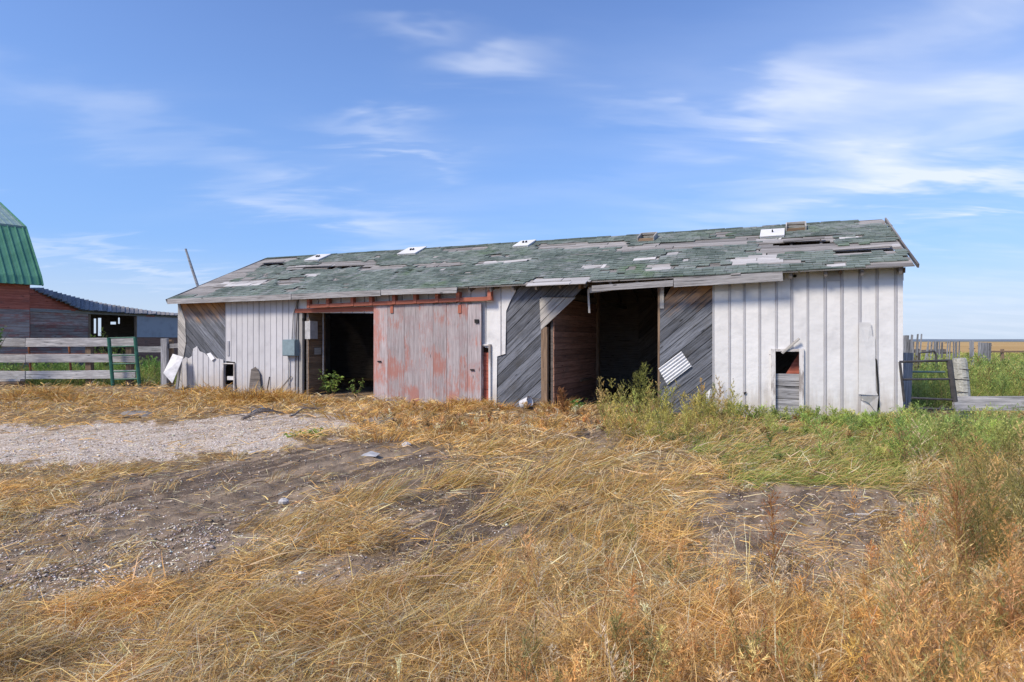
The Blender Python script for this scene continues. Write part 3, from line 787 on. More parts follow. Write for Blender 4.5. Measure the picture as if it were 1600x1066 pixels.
# shingles
var = []
for k in range(10):
    w = random.uniform(.14, .24)
    v = [(-w/2, 0, .0), (w/2, 0, .0), (w/2, .24, -.004), (-w/2, .24, -.004), (-w/2, random.uniform(-.008,.008), .02), (w/2, random.uniform(-.008,.008), .02), (w/2, .24, .002), (-w/2, .24, .002)]
    var.append((w, [Vector(q) for q in v]))
SF = [(4,5,6,7),(0,4,7,3),(1,2,6,5),(0,1,5,4),(3,7,6,2),(0,3,2,1)]
tabs = []; rowsS = 27
for r_ in range(rowsS):
    v = r_/rowsS; u = 0.0
    while u < 1:
        w, shape = random.choice(var); du = w/ROOF_L; uc = u+du/2; u += du+.006/ROOF_L
        if uc > .999: break
        vv = min(v+random.uniform(-.0015, .0015), .965); x, y = roof_px(uc, vv+.02)
        kind = patch_at(x+random.uniform(-4, 4), y+random.uniform(-.7, .7))
        if kind: continue
        if float(fbm(np.array([uc*30]), np.array([vv*9]), 50)[0]) > .76 and random.random() < .8: continue
        if random.random() < .012: continue
        xa, ya, za = roof_frame(uc, vv); p = roof_pt(uc, max(0, vv))+za*(-.018+random.uniform(0, .006))
        tilt = random.uniform(-.012, .03) if random.random() < .9 else random.uniform(.02, .10)
        rz = random.uniform(-.025, .025)
        xb = (xa*math.cos(rz)+ya*math.sin(rz)); yb = za.cross(xb)
        yb = (yb*math.cos(-tilt)+za*math.sin(-tilt)); zb = xb.cross(yb)
        m = Matrix((xb, yb, zb)).transposed().to_4x4(); m.translation = p+za*(tilt*.1)
        big = -float(Vector((SA.x+SE.x*p.x+SN.x*p.y, SA.y+SE.y*p.x+SN.y*p.y)).length)
        tn = float(np.clip(fbm(np.array([uc*26]), np.array([vv*7]), 60)[0]*1.1-.1+random.uniform(-.22, .22), 0, 1))
        tabs.append((big, m, shape, tn))
tabs.sort(key=lambda a: -a[0])
meshes = {}
for (big, m, shape, tn) in tabs[:300]:
    key = (id(shape), int(tn*5))
    if key not in meshes:
        o = mesh_obj('shingle', shape, SF, M['green_shingle'], roof, tint=[tn]*8); meshes[key] = o
    else:
        o = meshes[key].copy(); link(o, roof); o.parent = roof
    o.matrix_local = m
V = []; Fc = []; T = []
for (big, m, shape, tn) in tabs[300:]:
    b = len(V); V += [m @ q for q in shape]; Fc += [tuple(b+i for i in f) for f in SF]; T += [tn]*8
o = mesh_obj('shingle_field', V, Fc, M['green_shingle'], roof, tint=T); tag(o, kind='stuff')
# pale sheets where patches are 'L'
for (x0, x1, ya, yb, h, kind) in PATCH:
    if kind != 'L': continue
    # find u,v of the patch by search on the roof surface
    best = None; cx, cy = (x0+x1)/2, (ya+yb)/2
    for i in range(201):
        for k in range(0, 81):
            X, Y = roof_px(i/200, k/80); d = (X-cx)**2+((Y-cy)*2)**2
            if best is None or d < best[0]: best = (d, i/200, k/80)
    _, uc, vc = best
    X1, _ = roof_px(min(1, uc+.01), vc); X0, _ = roof_px(uc-.01 if uc > .01 else 0, vc); ppu = abs(X1-X0)/.02
    _, Y1 = roof_px(uc, min(1, vc+.05)); _, Y0 = roof_px(uc, max(0, vc-.05)); ppv = abs(Y1-Y0)/(min(1, vc+.05)-max(0, vc-.05))
    hu = (x1-x0)/2/ppu; hv = max(h/ppv, .018)
    nrow = max(1, round(hv*2/.045))
    for rr in range(nrow):
        va = vc-hv+(rr+.5)*2*hv/nrow; a = max(0.001, uc-hu*random.uniform(.75, 1.05)); c = min(.999, uc+hu*random.uniform(.75, 1.05))
        while a < c-.004:
            e_ = min(c, a+random.uniform(.02, .055))
            if patch_at(*roof_px((a+e_)/2, va)) != 'H':
                x, y, z = roof_frame((a+e_)/2, va)
                beam('pale_board', roof_pt(a, va)+z*random.uniform(-.02,-.008), roof_pt(e_-.0008, va)+z*random.uniform(-.02,-.006), 2*hv/nrow*SLOPE_L-.006, .014,
                     M['bleached_wood'] if random.random() < .75 else M['roof_wood'], roof, j=.006, up=tuple(z))
            a = e_
# lifted boards above the holes
for (xa, ya, xb, yb) in ((450,419.5,520,416),(1300,393,1390,388),(1222,379,1290,375),(410,411.5,445,410)):
    def uv(px, py):
        best = None
        for i in range(201):
            for k in range(0, 61):
                X, Y = roof_px(i/200, k/60); d = (X-px)**2+((Y-py)*2)**2
                if best is None or d < best[0]: best = (d, i/200, k/60)
        return best[1], best[2]
    (u0, v0), (u1, v1) = uv(xa, ya), uv(xb, yb); x, y, z = roof_frame((u0+u1)/2, (v0+v1)/2)
    beam('lifted_board', roof_pt(u0, v0)+z*.03, roof_pt(u1, v1)+z*.045, .14, .02, M['roof_wood'], roof, j=.01, up=tuple(z))
# ridge caps
for i in range(46):
    a = i/46; c = (i+1)/46
    if random.random() < .16 or a > .955: continue
    beam('ridge_cap', roof_pt(a, .985)+Vector((0,.02,.012)), roof_pt(c-.001, .985)+Vector((0,.02,.012+random.uniform(-.006,.008))), .16, .016, M['green_shingle'], roof, j=.006, up=(0,-.4,1))
# fascia, rake boards
def fpt(px, py): a = W(px, py, -.39); return Vector((a[0], -.39, a[1]))
beam('fascia_board', fpt(262,471.5), fpt(455,464), .03, .16, M['fascia_wood'], roof)
beam('fascia_board', fpt(456,464.2), fpt(595,457.8), .03, .15, M['fascia_wood'], roof)
beam('fascia_board', fpt(596,457.3), fpt(714,453.5), .03, .14, M['fascia_wood'], roof, j=.008)
beam('fascia_board', fpt(925,451), fpt(1052,442.5), .035, .13, M['fascia_wood'], roof, j=.01)
beam('fascia_board', fpt(1053,442), fpt(1223,432), .035, .18, M['fascia_wood'], roof)
beam('rake_board', EL+Vector((-.03,0,-.06)), RL+Vector((-.03,0,-.06)), .03, .13, M['fascia_wood'], roof)
beam('rake_board', ER+Vector((.03,-.05,-.04)), roof_pt(1,.47)+Vector((.03,0,-.04)), .03, .07, M['dark_wood'], roof)
beam('rake_board', roof_pt(1,.47)+Vector((.03,0,-.04)), RR+Vector((.03,0,-.04)), .03, .10, M['roof_wood'], roof)

# hatches near the ridge
def hatch(px, py, sw, sd, opened):
    best = None
    for i in range(401):
        for k in range(50, 101):
            X, Y = roof_px(i/400, k/100); d = (X-px)**2+(Y-py)**2
            if best is None or d < best[0]: best = (d, i/400, k/100)
    _, u, v = best; x, y, z = roof_frame(u, v); m = Matrix((x, y, z)).transposed().to_4x4(); m.translation = roof_pt(u, v)
    hb = .03 if not opened else .07
    top = .62; w, d = sw/2, sd/2
    def slab(a0, a1, w0, w1, dz0, dz1):  # tapered side board
        pass
    V = [(-w,-d,0),(w,-d,0),(w,d,0),(-w,d,0),(-w*.9,-d*.9,hb),(w*.9,-d*.9,hb),(w*.9,d*.9,hb),(-w*.9,d*.9,hb)]
    o = mesh_obj('roof_hatch', V, [(0,1,5,4),(1,2,6,5),(2,3,7,6),(3,0,4,7)], M['brown_wood'] if opened else M['grey_cover'], shed); o.matrix_local = m
    if not opened:
        c = mesh_obj('cover', box_verts(sw*1.02, sd*1.02, .02, .004), BOXF, M['grey_cover'], o); c.location = (-w*1.02, 0, hb+.012)
        for q in ((-.05, .05) if px < 1100 else (0.0,)):
            h = mesh_obj('handle', box_verts(.03, .09, .05, .0), BOXF, M['black'], o); h.location = (q-.015, .02, hb+.045)
    else:
        for (a, b_) in (((-w,-d,hb*.5),(-w,d,hb*.8)), ((w,-d,hb*.5),(w,d,hb*.8)), ((-w,d,hb*.8),(w,d,hb*.8))):
            beam('frame_board', a, b_, .03, .14, M['pale_wood'], o, up=(0,0,1))
for a in ((497,403.5,.66,.7,False),(644,393.5,.72,.72,False),(820,382.5,.5,.66,False),(1206,366,.52,.72,False),(1012,374,.42,.5,True),(1242,358,.42,.45,True)): hatch(*a)

# ---------------- sliding door with its track
sx0, sx1 = S(584,-.12), S(752,-.12)
door = empty('sliding_door', (0,0,0)); door.parent = shed
s = sx0; ed = [584,606,632,655,677,698,718,731,752]
for a, b in zip(ed[:-1], ed[1:]):
    q = [(S(a,-.12)+.003, .0), (S(b,-.12)-.003, .0), (S(b,-.12)-.003, W(b,473.5,-.12)[1]), (S(a,-.12)+.003, W(a,478 if a < 600 else 476,-.12)[1])]
    # planks stand upright, so their own X runs up
    prism('plank', q, -.13+random.uniform(-.004,.004), .03, M['door_wood'], door, R(90), .003)
for px in (612, 718):
    a = W(px, 484, -.15); beam('hanger', (a[0], -.145, a[1]-.09), (a[0], -.145, a[1]+.12), .02, .09, M['track_paint'], door, up=(1,0,0))
for (px, py) in ((744,502),(592,565),(737,578)):
    a = W(px, py, -.15); beam('handle', (a[0]-.04, -.15, a[1]), (a[0]+.07, -.15, a[1]), .03, .035 if py > 520 else .09, M['black'], door)
t0 = W(481, 479, -.16); t1 = W(770, 466.5, -.16)
tr = beam('door_track', (t0[0], -.16, t0[1]), (t1[0], -.16, t1[1]), .09, .10, M['track_paint'], shed)
TL = Vector((t1[0]-t0[0], 0, t1[1]-t0[1])).length
for px in (484,514,552,581,617,650,684,717,766):
    fr = (S(px,-.16)-t0[0])/(t1[0]-t0[0])*TL
    o = mesh_obj('bracket', [(x-.05, y, z-.05) for x, y, z in box_verts(.10, .12, .24, .004)], BOXF, M['track_paint'], tr); o.location = (fr, .0, .13)

# ================================================================== LEFT: barn with lean-to wing
def at(px, py, D): return Vector(((px-CX)/F*D, D, EYE+(CY-py)/F*D))
def gat(px, D): return Vector(((px-CX)/F*D, D, 0))
SC = 28/38.0
g0 = Vector((-31, 38, 0))*SC; gd = Vector((-.79, .61, 0)).normalized(); gu = Vector((-.61, -.79, 0)).normalized()
barn = empty('barn', (g0.x, g0.y, 0), 0)
tag(barn, 'big red barn with green metal gambrel roof and low weathered lean-to wing', 'barn')
def BL(t, z, a=0.0):  # gable-plane coordinate t, height, distance a along the barn
    p = g0+gd*t+gu*a; return Vector((p.x-g0.x, p.y-g0.y, z))
prof = [(-.15, 3.95), (.35, 4.6), (4.05*SC, 9.57*SC+.42*0+.0), (11.6*SC, 12.5*SC)]
prof = [(0, EYE+87/900*28.0), (.28, EYE+100/900*28.2), (3.0, EYE+177/900*29.9), (8.4, EYE+216/900*33.1)]
def barn_roof():
    r_ = mesh_obj('roof', [BL(8.5, 9.2, -.0), BL(17, 4.4, 0), BL(17, 4.4, 14), BL(8.5, 9.2, 14)], [(0,1,2,3)], M['barn_roof_metal'], barn)
    for k in range(3):
        (ta, za), (tb, zb) = prof[k], prof[k+1]; mat = M['barn_roof_faded'] if k == 2 else M['barn_roof_metal']
        a = 0.0
        while a < 12:
            A, B = BL(ta, za, a), BL(tb, zb, a); C, D_ = BL(ta, za, a+.9-.01), BL(tb, zb, a+.9-.01)
            n = (B-A).cross(C-A).normalized()*-.02
            if n.z < 0: n = -n
            V = [A, C, D_, B, A-n, C-n, D_-n, B-n]
            Fs = [(0,1,2,3),(7,6,5,4),(0,4,5,1),(1,5,6,2),(2,6,7,3),(3,7,4,0)]
            for q in range(3):           # standing ribs
                w0 = a+.1+q*.3; b = len(V)
                p = [BL(ta, za, w0), BL(ta, za, w0+.05), BL(tb, zb, w0+.05), BL(tb, zb, w0)]
                V += p+[x+n*2.2 for x in p]; Fs += [(b+4,b+5,b+6,b+7),(b,b+4,b+7,b+3),(b+1,b+2,b+6,b+5),(b,b+1,b+5,b+4)]
            mesh_obj('roof_panel', V, Fs, mat, r_); a += .9
    # trim between the two slopes and along the gable edge
    for k in range(3):
        p0 = BL(prof[k][0], prof[k][1], -.03)+Vector((0,0,.0)); p1 = BL(prof[k+1][0], prof[k+1][1], -.03)
        beam('trim', p0, p1, .05, .12, M['barn_roof_metal'], r_)
    beam('trim', BL(prof[2][0]-.03, prof[2][1], 0), BL(prof[2][0]-.03, prof[2][1], 12), .06, .10, M['barn_roof_faded'], r_)
barn_roof()
# barn long wall (clapboards) under the eave, set in a little
wl = mesh_obj('wall', [BL(.5,-.1,.35), BL(.5,-.1,12), BL(.5,4.4,12), BL(.5,4.4,.35), BL(15,-.1,.35), BL(15,4.4,.35), BL(8.4,8.9,.35), BL(3.0,7.0,.35)],
              [(0,1,2,3),(0,3,7,6,5,4)], M['barn_red'], barn)
for k in range(40):
    z = .3+k*.12
    if z > 4.3: break
    beam('clapboard', BL(.47, z, .38), BL(.47, z, 8), .02, .112, M['barn_red'] if z > 3.1 else M['barn_grey'], wl)
# the wing
wing = empty('wing', (0,0,0)); wing.parent = barn
def wpnt(px, py, D): p = at(px, py, D); return Vector((p.x-g0.x, p.y-g0.y, p.z))
def wD(px): return 28+(px/277.0)*9.0*.55+ (px/277.0)**2*9*.45      # distance of the wing's front plane
def wz(px, z): d = wD(px); p = Vector(((px-CX)/F*d, d, z)); return Vector((p.x-g0.x, p.y-g0.y, z))
def wing_boards(px0, px1, z0, z1, n, mat, name, off=0.0):
    for k in range(n):
        za = z0+(z1-z0)*k/n; zb = z0+(z1-z0)*(k+1)/n
        beam(name, wz(px0, (za+zb)/2)+Vector((0,off,0)), wz(px1, (za+zb)/2)+Vector((0,off,0)), .025, zb-za-.012, mat, wl2)
wl2 = mesh_obj('wing_wall', [wz(-40,-.1)+Vector((0,.06,0)), wz(139,-.1)+Vector((0,.06,0)), wz(139,3.05)+Vector((0,.06,0)), wz(-40,3.05)+Vector((0,.06,0))], [(0,1,2,3)], M['dark_wood'], barn)
wing_boards(-60, 46, .6, 3.1, 15, M['barn_grey'], 'board'); wing_boards(47, 138, .6, 3.1, 15, M['barn_grey'], 'board')
beam('door_jamb', wz(139,.0), wz(139,3.05), .08, .12, M['brown_wood'], wl2, up=(1,0,0))
beam('door_jamb', wz(212,.0), wz(212,3.05), .08, .12, M['brown_wood'], wl2, up=(1,0,0))
for (a, b) in ((-60,46),(47,140),(140,277)):
    beam('top_beam', wz(a,3.16)+Vector((0,-.05,0)), wz(b,3.16)+Vector((0,-.05,0)), .1, .16, M['roof_wood'], wl2)
beam('concrete_panel', wz(213,2.45), wz(290,2.45), .12, 1.25, M['concrete'], wl2, j=0)
beam('skirt_board', wz(213,.88)+Vector((0,.04,0)), wz(290,.88)+Vector((0,.04,0)), .05, 1.9, M['inner_wood'], wl2)
beam('red_board', wz(230,3.08)+Vector((0,-.12,0)), wz(290,3.08)+Vector((0,-.12,0)), .03, .14, M['barn_red'], wl2)
# red gable infill above the boards
tops = [(48,452),(130,484)]
zt = [wz(46,3.25), wz(130,3.22), wpnt(48,452,wD(48)), ]
V = [wz(46,3.22)+Vector((0,-.02,0)), wz(131,3.22)+Vector((0,-.02,0)), wpnt(47,451,wD(47))+Vector((0,-.02,0))]
gi = mesh_obj('gable_panel', [*V, *[v+Vector((0,.05,0)) for v in V]], [(0,1,2),(5,4,3),(0,3,4,1),(1,4,5,2),(2,5,3,0)], M['barn_red'], barn)
for k in range(9):
    f0 = k/9; y0 = 484-f0*32; xe = 131-f0*83
    zc = EYE+(CY-y0+1.8*-1)/F*wD(60)
    if xe-47 > 4: beam('clapboard', wz(46, zc)+Vector((0,-.05,0)), wz(xe-3, zc)+Vector((0,-.05,0)), .02, .105, M['barn_red'], gi)
# wing roof: separate boards running up the slope
up_ = [(48,450,31.5),(65,450,33),(100,460,35),(130,467.5,36.5),(160,474,38),(200,480.5,40),(240,486.5,42),(300,491.5,45)]
lo_ = [(48,451,29),(65,457,29.3),(100,471,30),(130,484.5,wD(130)-.3),(160,486.3,wD(160)-.3),(200,489,wD(200)-.3),(240,491,wD(240)-.3),(300,494.5,wD(300)-.3)]
def lerp_tab(tab, x):
    xs = [q[0] for q in tab]; return np.interp(x, xs, [q[1] for q in tab]), np.interp(x, xs, [q[2] for q in tab])
wr = mesh_obj('wing_roof', [wpnt(q[0], q[1]+1.2, q[2]) for q in up_]+[wpnt(q[0], q[1]+1.2, q[2]) for q in lo_], [(i, i+1, 9+i, 8+i) for i in range(7)], M['dark_wood'], barn)
x = 48.0
while x < 290:
    wpx = 7.0; y1, d1 = lerp_tab(up_, x+3.4); y0, d0 = lerp_tab(lo_, x+3.4)
    beam('roof_board', wpnt(x+3.4, y0, d0)+Vector((0,0,random.uniform(-.02,.03))), wpnt(x+3.4, y1, d1), .21*d0/30, .03, M['roof_wood'] if random.random() < .7 else M['grey_wood'], wr, up=(0,-.2,1))
    beam('roof_board', wpnt(x+.3, y0+.6, d0)+Vector((0,-.05,random.uniform(-.03,.02))), wpnt(x+.3, y1, d1), .10*d0/30, .03, M['grey_wood'], wr, up=(0,-.2,1))
    x += wpx
mesh_obj('rear_roof', [wpnt(q[0], q[1]+1.2, q[2]) for q in up_]+[wpnt(q[0], 497-q[0]*.01, 44) for q in up_], [(i, i+1, 9+i, 8+i) for i in range(7)], M['dark_wood'], barn)
# back of the wing, with daylight gaps seen through the doorway
def back_piece(x0, x1, y0, y1):
    D = 42.0; a = wpnt(x0, y0, D); b_ = wpnt(x1, y0, D); c = wpnt(x1, y1, D); d = wpnt(x0, y1, D); o_ = Vector((0,.05,0))
    mesh_obj('rear_board', [a, b_, c, d, a+o_, b_+o_, c+o_, d+o_], [(0,1,2,3),(7,6,5,4),(0,4,5,1),(1,5,6,2),(2,6,7,3),(3,7,4,0)], M['dark_wood'], barn)
for r_ in ((100,146,492,578),(150,152.5,492,578),(146,150,492,498),(146,150,521,578),(152.5,158,492,497),(152.5,158,525,578),(158,172,492,578),(172,184,492,503),(172,184,507,578),(181,184,503,507),(184,187,492,496.5),(184,187,506,578),(187,235,492,578)):
    back_piece(*r_)

# ================================================================== LEFT: fence and gates
FD = 20.5
fence = empty('fence', gat(100, FD)); tag(fence, 'grey weathered fence of three wide horizontal planks left of the shed', 'fence')
def rel(o, p): return Vector(p)-o.location
for (ya, yb, h) in ((535,534.5,.31),(560,559.5,.29),(586,585,.29)):
    beam('plank', rel(fence, at(-140, ya-2, FD)), rel(fence, at(40, ya+.3, FD)), .05, h, M['fence_wood'], fence, j=.015)
    beam('plank', rel(fence, at(41, ya, FD)), rel(fence, at(212, yb, FD)), .05, h, M['fence_wood'], fence, j=.015)
for px in (-60, 140, 203):
    beam('post', rel(fence, gat(px, FD+.14))-Vector((0,0,.1)), rel(fence, at(px, 541 if px > 190 else 539, FD+.14)), .16, .2, M['brown_wood'], fence, up=(1,0,0))
pg = empty('pipe_gate', gat(60, FD+.45)); tag(pg, 'rusty pipe gate seen behind the grey plank fence at the left edge', 'gate')
for y in (540.5, 553, 580): tube('rail', [rel(pg, at(-60, y+1, FD+.45)), rel(pg, at(168, y, FD+.45))], .022, M['rust'], pg)
for px in (45, 108): tube('upright', [rel(pg, at(px, 540, FD+.45)), rel(pg, at(px+3, 582, FD+.45))], .035, M['rust'], pg)
gg = empty('green_gate', gat(190, FD-.3)); tag(gg, 'short green tubular gate at the right end of the plank fence', 'gate')
D = FD-.3
for (xa, ya, xb, yb) in ((170,528,177,608),(211,527,218,604)): tube('upright', [rel(gg, at(xa, ya, D)), rel(gg, at(xb, yb, D))], .06, M['green_paint'], gg)
for k, y in enumerate((527.5, 541, 555, 568, 580, 592, 605)):
    tube('rail', [rel(gg, at(170+k*1.1, y+1, D)), rel(gg, at(211+k*1.1, y, D))], .024, M['green_paint'], gg)
ff = empty('far_rail_fence', gat(236, 24.5)); tag(ff, 'single pale rail on posts between green gate and shed corner', 'fence')
beam('rail', rel(ff, at(205, 546, 24.5)), rel(ff, at(262, 546, 24.5)), .05, .25, M['fence_wood'], ff)
beam('post', rel(ff, gat(262, 24.4)), rel(ff, at(262, 540, 24.4)), .15, .15, M['grey_wood'], ff, up=(1,0,0))
cp = empty('corner_posts', gat(264, 19.9)); tag(cp, 'pair of grey wooden posts close to the left corner of the shed', 'post')
beam('post', rel(cp, gat(257.5, 19.9)), rel(cp, at(257.5, 529, 19.9)), .14, .2, M['grey_wood'], cp, up=(1,0,0), j=.01)
beam('post', rel(cp, gat(267, 20.1)), rel(cp, at(266, 531, 20.1)), .13, .18, M['brown_wood'], cp, up=(1,0,0), j=.01)
beam('rail', rel(cp, at(262, 541, 20.0)), rel(cp, at(279, 540, 19.7)), .05, .15, M['grey_wood'], cp, j=.01)
# white sheet leaning by the shed corner
sh = empty('metal_sheet', gat(270, 18.6)); tag(sh, 'white metal sheet leaning against the left corner of the shed', 'metal sheet')
q = [rel(sh, at(270,553,18.8)), rel(sh, at(286.5,558,18.7)), rel(sh, at(269,599,18.3)), rel(sh, at(255,583,18.4))]
mesh_obj('sheet', q+[v+Vector((.0,.02,-.01)) for v in q], [(3,2,1,0),(4,5,6,7),(0,1,5,4),(1,2,6,5),(2,3,7,6),(3,0,4,7)], M['plastic_white'], sh)
beam('prop', rel(sh, gat(276, 18.75)), rel(sh, at(283,560,18.9)), .06, .07, M['grey_wood'], sh, up=(1,0,0))
# leaning pole behind the shed
pole = empty('leaning_pole', gat(357, 29)); tag(pole, 'thin bare pole leaning up behind the left end of the shed roof', 'pole')
tube('shaft', [rel(pole, gat(357, 29)), rel(pole, at(330,513,29)), rel(pole, at(309,447,29)), rel(pole, at(299,417,29)), rel(pole, at(290,389,29))], [.10,.085,.07,.065,.05], M['grey_wood'], pole)
# plank pile at the far left
for k, (px, py, D, L, lab) in enumerate(((-30,604,20.0,1.5,'lowest weathered plank of the pile at the left edge'),(-24,600,20.1,1.35,'middle weathered plank of the pile at the left edge'),(-26,595.5,20.15,1.5,'topmost weathered plank of the pile at the left edge'))):
    p = at(px, py, D); p.z = .05+k*.09
    o = beam('loose_plank', p, p+Vector((L, -.1*k+.05, .01)), .3-.05*k, .075, M['brown_wood'] if k < 2 else M['pale_wood'], None, j=.012)
    tag(o, lab, 'plank', 'planks piled at the left edge')

# ================================================================== RIGHT: gate, post, rail, far windbreak
rg_ = empty('pipe_gate', gat(1448, 10.35)); tag(rg_, 'dark pipe gate at the right corner of the shed', 'gate'); D = 10.35
def rt(xa, ya, xb, yb, r, m='dark_pipe', n='rail', d=0.0): tube(n, [rel(rg_, at(xa, ya, D+d)), rel(rg_, at(xb, yb, D+d))], r, M[m], rg_)
rt(1406,565.5,1484,563.5,.022); rt(1410,593,1487,592.5,.02); rt(1425,622,1490,625,.02)
rt(1406,566,1413,628,.022,n='upright'); rt(1483,563,1492,628,.045,n='upright'); rt(1412,638,1492,640,.02)
gp = empty('pale_rail', gat(1440, 12.2)); tag(gp, 'pale green pipe rail low behind the dark pipe gate', 'rail')
tube('pipe', [rel(gp, at(1412,581,12.2)), rel(gp, at(1476,581.5,12.2))], .022, M['pale_green_pipe'], gp)
for px in (1414,): tube('leg', [rel(gp, gat(px,12.2)), rel(gp, at(px,581,12.2))], .02, M['pale_green_pipe'], gp)
bp = beam('board_post', gat(1413.5, 11.6), at(1418, 552, 11.6), .05, .19, M['grey_wood'], None, up=(1,0,0), j=.012)
tag(bp, 'wide grey board standing upright just behind the right corner of the shed', 'post')
wp_ = empty('wooden_post', gat(1502, 11.35)); tag(wp_, 'thick weathered round wooden post with rusty wire wraps beside the pipe gate', 'post')
tube('shaft', [rel(wp_, gat(1506, 11.35)), rel(wp_, at(1502,600,11.35)), rel(wp_, at(1499,566,11.35)), rel(wp_, at(1498.5,560,11.35))], [.14,.135,.13,.11], M['post_wood'], wp_, 12)
for y in (577, 593, 612.5):
    c = rel(wp_, at(1501, y, 11.35)); tube('wire_wrap', [c+Vector((math.cos(a)*.138, math.sin(a)*.138, .01*math.sin(a*2))) for a in np.linspace(0, 6.3, 15)], .007, M['wire'], wp_, 5)
rf_ = empty('plank_rail', gat(1600, 10.9)); tag(rf_, 'heavy grey plank rail running right from the round wooden post', 'rail')
beam('plank', rel(rf_, at(1489.5,630.5,11.05)), rel(rf_, at(1800,630,10.7)), .07, .26, M['fence_wood'], rf_, j=.012)
beam('post', rel(rf_, gat(1730,10.95)), rel(rf_, at(1730,618,10.95)), .15, .15, M['post_wood'], rf_, up=(1,0,0))
# windbreak corral: each leaning slat is its own board
def slat_fence(name, label, D, slats, rails):
    e = empty(name, gat(slats[0][0], D)); tag(e, label, 'fence')
    for (xb, xt, yt, w) in slats:
        beam('slat', rel(e, gat(xb, D))-Vector((0,0,.1)), rel(e, at(xt, yt, D)), .03, w/F*D, M['grey_wood'], e, up=(1,0,0), j=.01)
    for (xa, ya, xb, yb, h) in rails:
        beam('rail', rel(e, at(xa, ya, D+.05)), rel(e, at(xb, yb, D+.05)), .06, h/F*D, M['dark_wood'], e, j=.02)
slat_fence('slat_fence', 'tall leaning grey slats just beyond the right end of the shed', 24, [(1412,1414,524,5),(1414,1418,524,4.5),(1419,1425,523,3),(1424,1427,534,3),(1428,1434,522,2.4),(1431,1434,535,2.5),(1434,1440,522,2),(1420,1421,531,3)], [(1408,551,1436,548,5),(1410,562,1432,560,3)])
slat_fence('slat_fence', 'row of short broken slats across the yard below the golden field', 34, [(1443,1451,533,2),(1449,1450,537,2),(1453,1456,534,2.6),(1459,1461,533,3.4),(1463,1464.5,534,2.4),(1467,1468,533,2.2),(1471,1472,535,2.6),(1478,1481,534,1.8),(1483,1484.5,533,1.8),(1489.5,1490,534,1.8),(1493,1494,534,3),(1498,1499,533,1.8)], [(1440,549,1478,548,5),(1466,552,1486,551,3),(1476,536.5,1486,534.5,1)])
slat_fence('slat_fence', 'single pair of upright boards standing alone in the weeds', 30, [(1517,1516.5,532.5,3.2),(1520,1520,532,3.2)], [(1514,545,1523,545,2)])
slat_fence('slat_fence', 'short grey slatted panel standing in the weeds at right', 27, [(1530+k*2.6-.3*k*.2, 1529.5+k*3.0, 535+.15*k, 2.5) for k in range(7)], [(1528,540,1549,540,1.2),(1529,551,1549,551,1.2)])
bf = empty('rail_fence', gat(1580, 40)); tag(bf, 'low brown rail fence at the edge of the golden field', 'fence')
for (a, b) in ((1546,1566),(1567,1605),(1605,1700)): beam('rail', rel(bf, at(a, 549.5, 40)), rel(bf, at(b, 549.5, 40)), .06, .12, M['brown_wood'], bf)
for px in (1566, 1604, 1650): beam('post', rel(bf, gat(px, 40.1)), rel(bf, at(px, 545.5, 40.1)), .15, .15, M['brown_wood'], bf, up=(1,0,0))
db = tube('bent_pipe', [gat(1464,22), at(1463,556,22), at(1460,549,22), at(1436,552,22), gat(1434,22)], .04, M['dark_pipe'], None)
tag(db, 'bent dark pipe hoop standing between the leaning slats', 'pipe')

# ================================================================== small things on the ground
def on(px, py):
    D = F*EYE/(py-CY); x = (px-CX)/F*D; return Vector((x, D, gz(x, D)))
def branch(px0, py0, px1, py1, r, lab, mat='bark', bow=.1, name='branch', sub=4):
    a, b = on(px0, py0), on(px1, py1); e = empty(name, tuple(a)); tag(e, lab, 'branch'); n = 7; pts = []
    for i in range(n+1):
        t = i/n; p = a.lerp(b, t)-a; p.z = gz(a.x+p.x, a.y+p.y)-a.z+r+bow*math.sin(t*math.pi)+random.uniform(0, .02); p.y += random.uniform(-.04, .04); pts.append(p)
    tube('limb', pts, [r*(1-.6*i/n) for i in range(n+1)], M[mat], e, 6)
    for k in range(sub):
        i = random.randint(1, n-1); p = pts[i]; q = p+Vector((random.uniform(-.4,.5), random.uniform(-.25,.25), random.uniform(.02,.16)))
        tube('twig', [p, (p+q)/2+Vector((0,0,.03)), q], [r*.4, r*.3, r*.12], M[mat], e, 5)
branch(378,660,446,650,.035,'dark broken branch lying on the gravel before the shed corner')
branch(385,655,432,646,.03,'second grey branch lying crossed behind the dark broken one', 'grey_wood')
branch(452,655,500,645,.025,'thin dark stick lying on the gravel under the left doorway')
branch(1320,799,1440,806,.008,'long pale dry stalk lying across the dirt patch at right', 'bleached_wood', .03, 'stalk', 1)
branch(1230,664,1400,706,.016,'long orange dry stalk lying over the flattened green grass', 'stem_brown', .06, 'stalk', 3)
def rock(px, py, sx, sy, sz, mat, lab, name='rock', cat='rock'):
    p = on(px, py); V = []; Fc = []; n, m = 9, 5
    for i in range(m+1):
        for k in range(n):
            a = math.pi*i/m; b = 2*math.pi*k/n; rr = random.uniform(.82, 1.12)
            V.append((math.sin(a)*math.cos(b)*sx*rr, math.sin(a)*math.sin(b)*sy*rr, (math.cos(a)*rr+.5)*sz))
    for i in range(m):
        for k in range(n): Fc.append((i*n+k, (i+1)*n+k, (i+1)*n+(k+1) % n, i*n+(k+1) % n))
    o = mesh_obj(name, V, Fc, mat, None); o.location = p; return tag(o, lab, cat)
rock(212,652,.36,.18,.09,M['roof_wood'],'flat pale stone half sunk in straw left of the gravel')
rock(635,698,.07,.05,.05,M['bleached_wood'],'small white stone on the straw near the end of the ruts')
rock(768,655,.13,.10,.07,M['black'],'black lump lying at the foot of the white wall strip','lump','debris')
rock(443,791,.05,.04,.04,M['bleached_wood'],'small white stone in the dirt at the middle of the ruts')
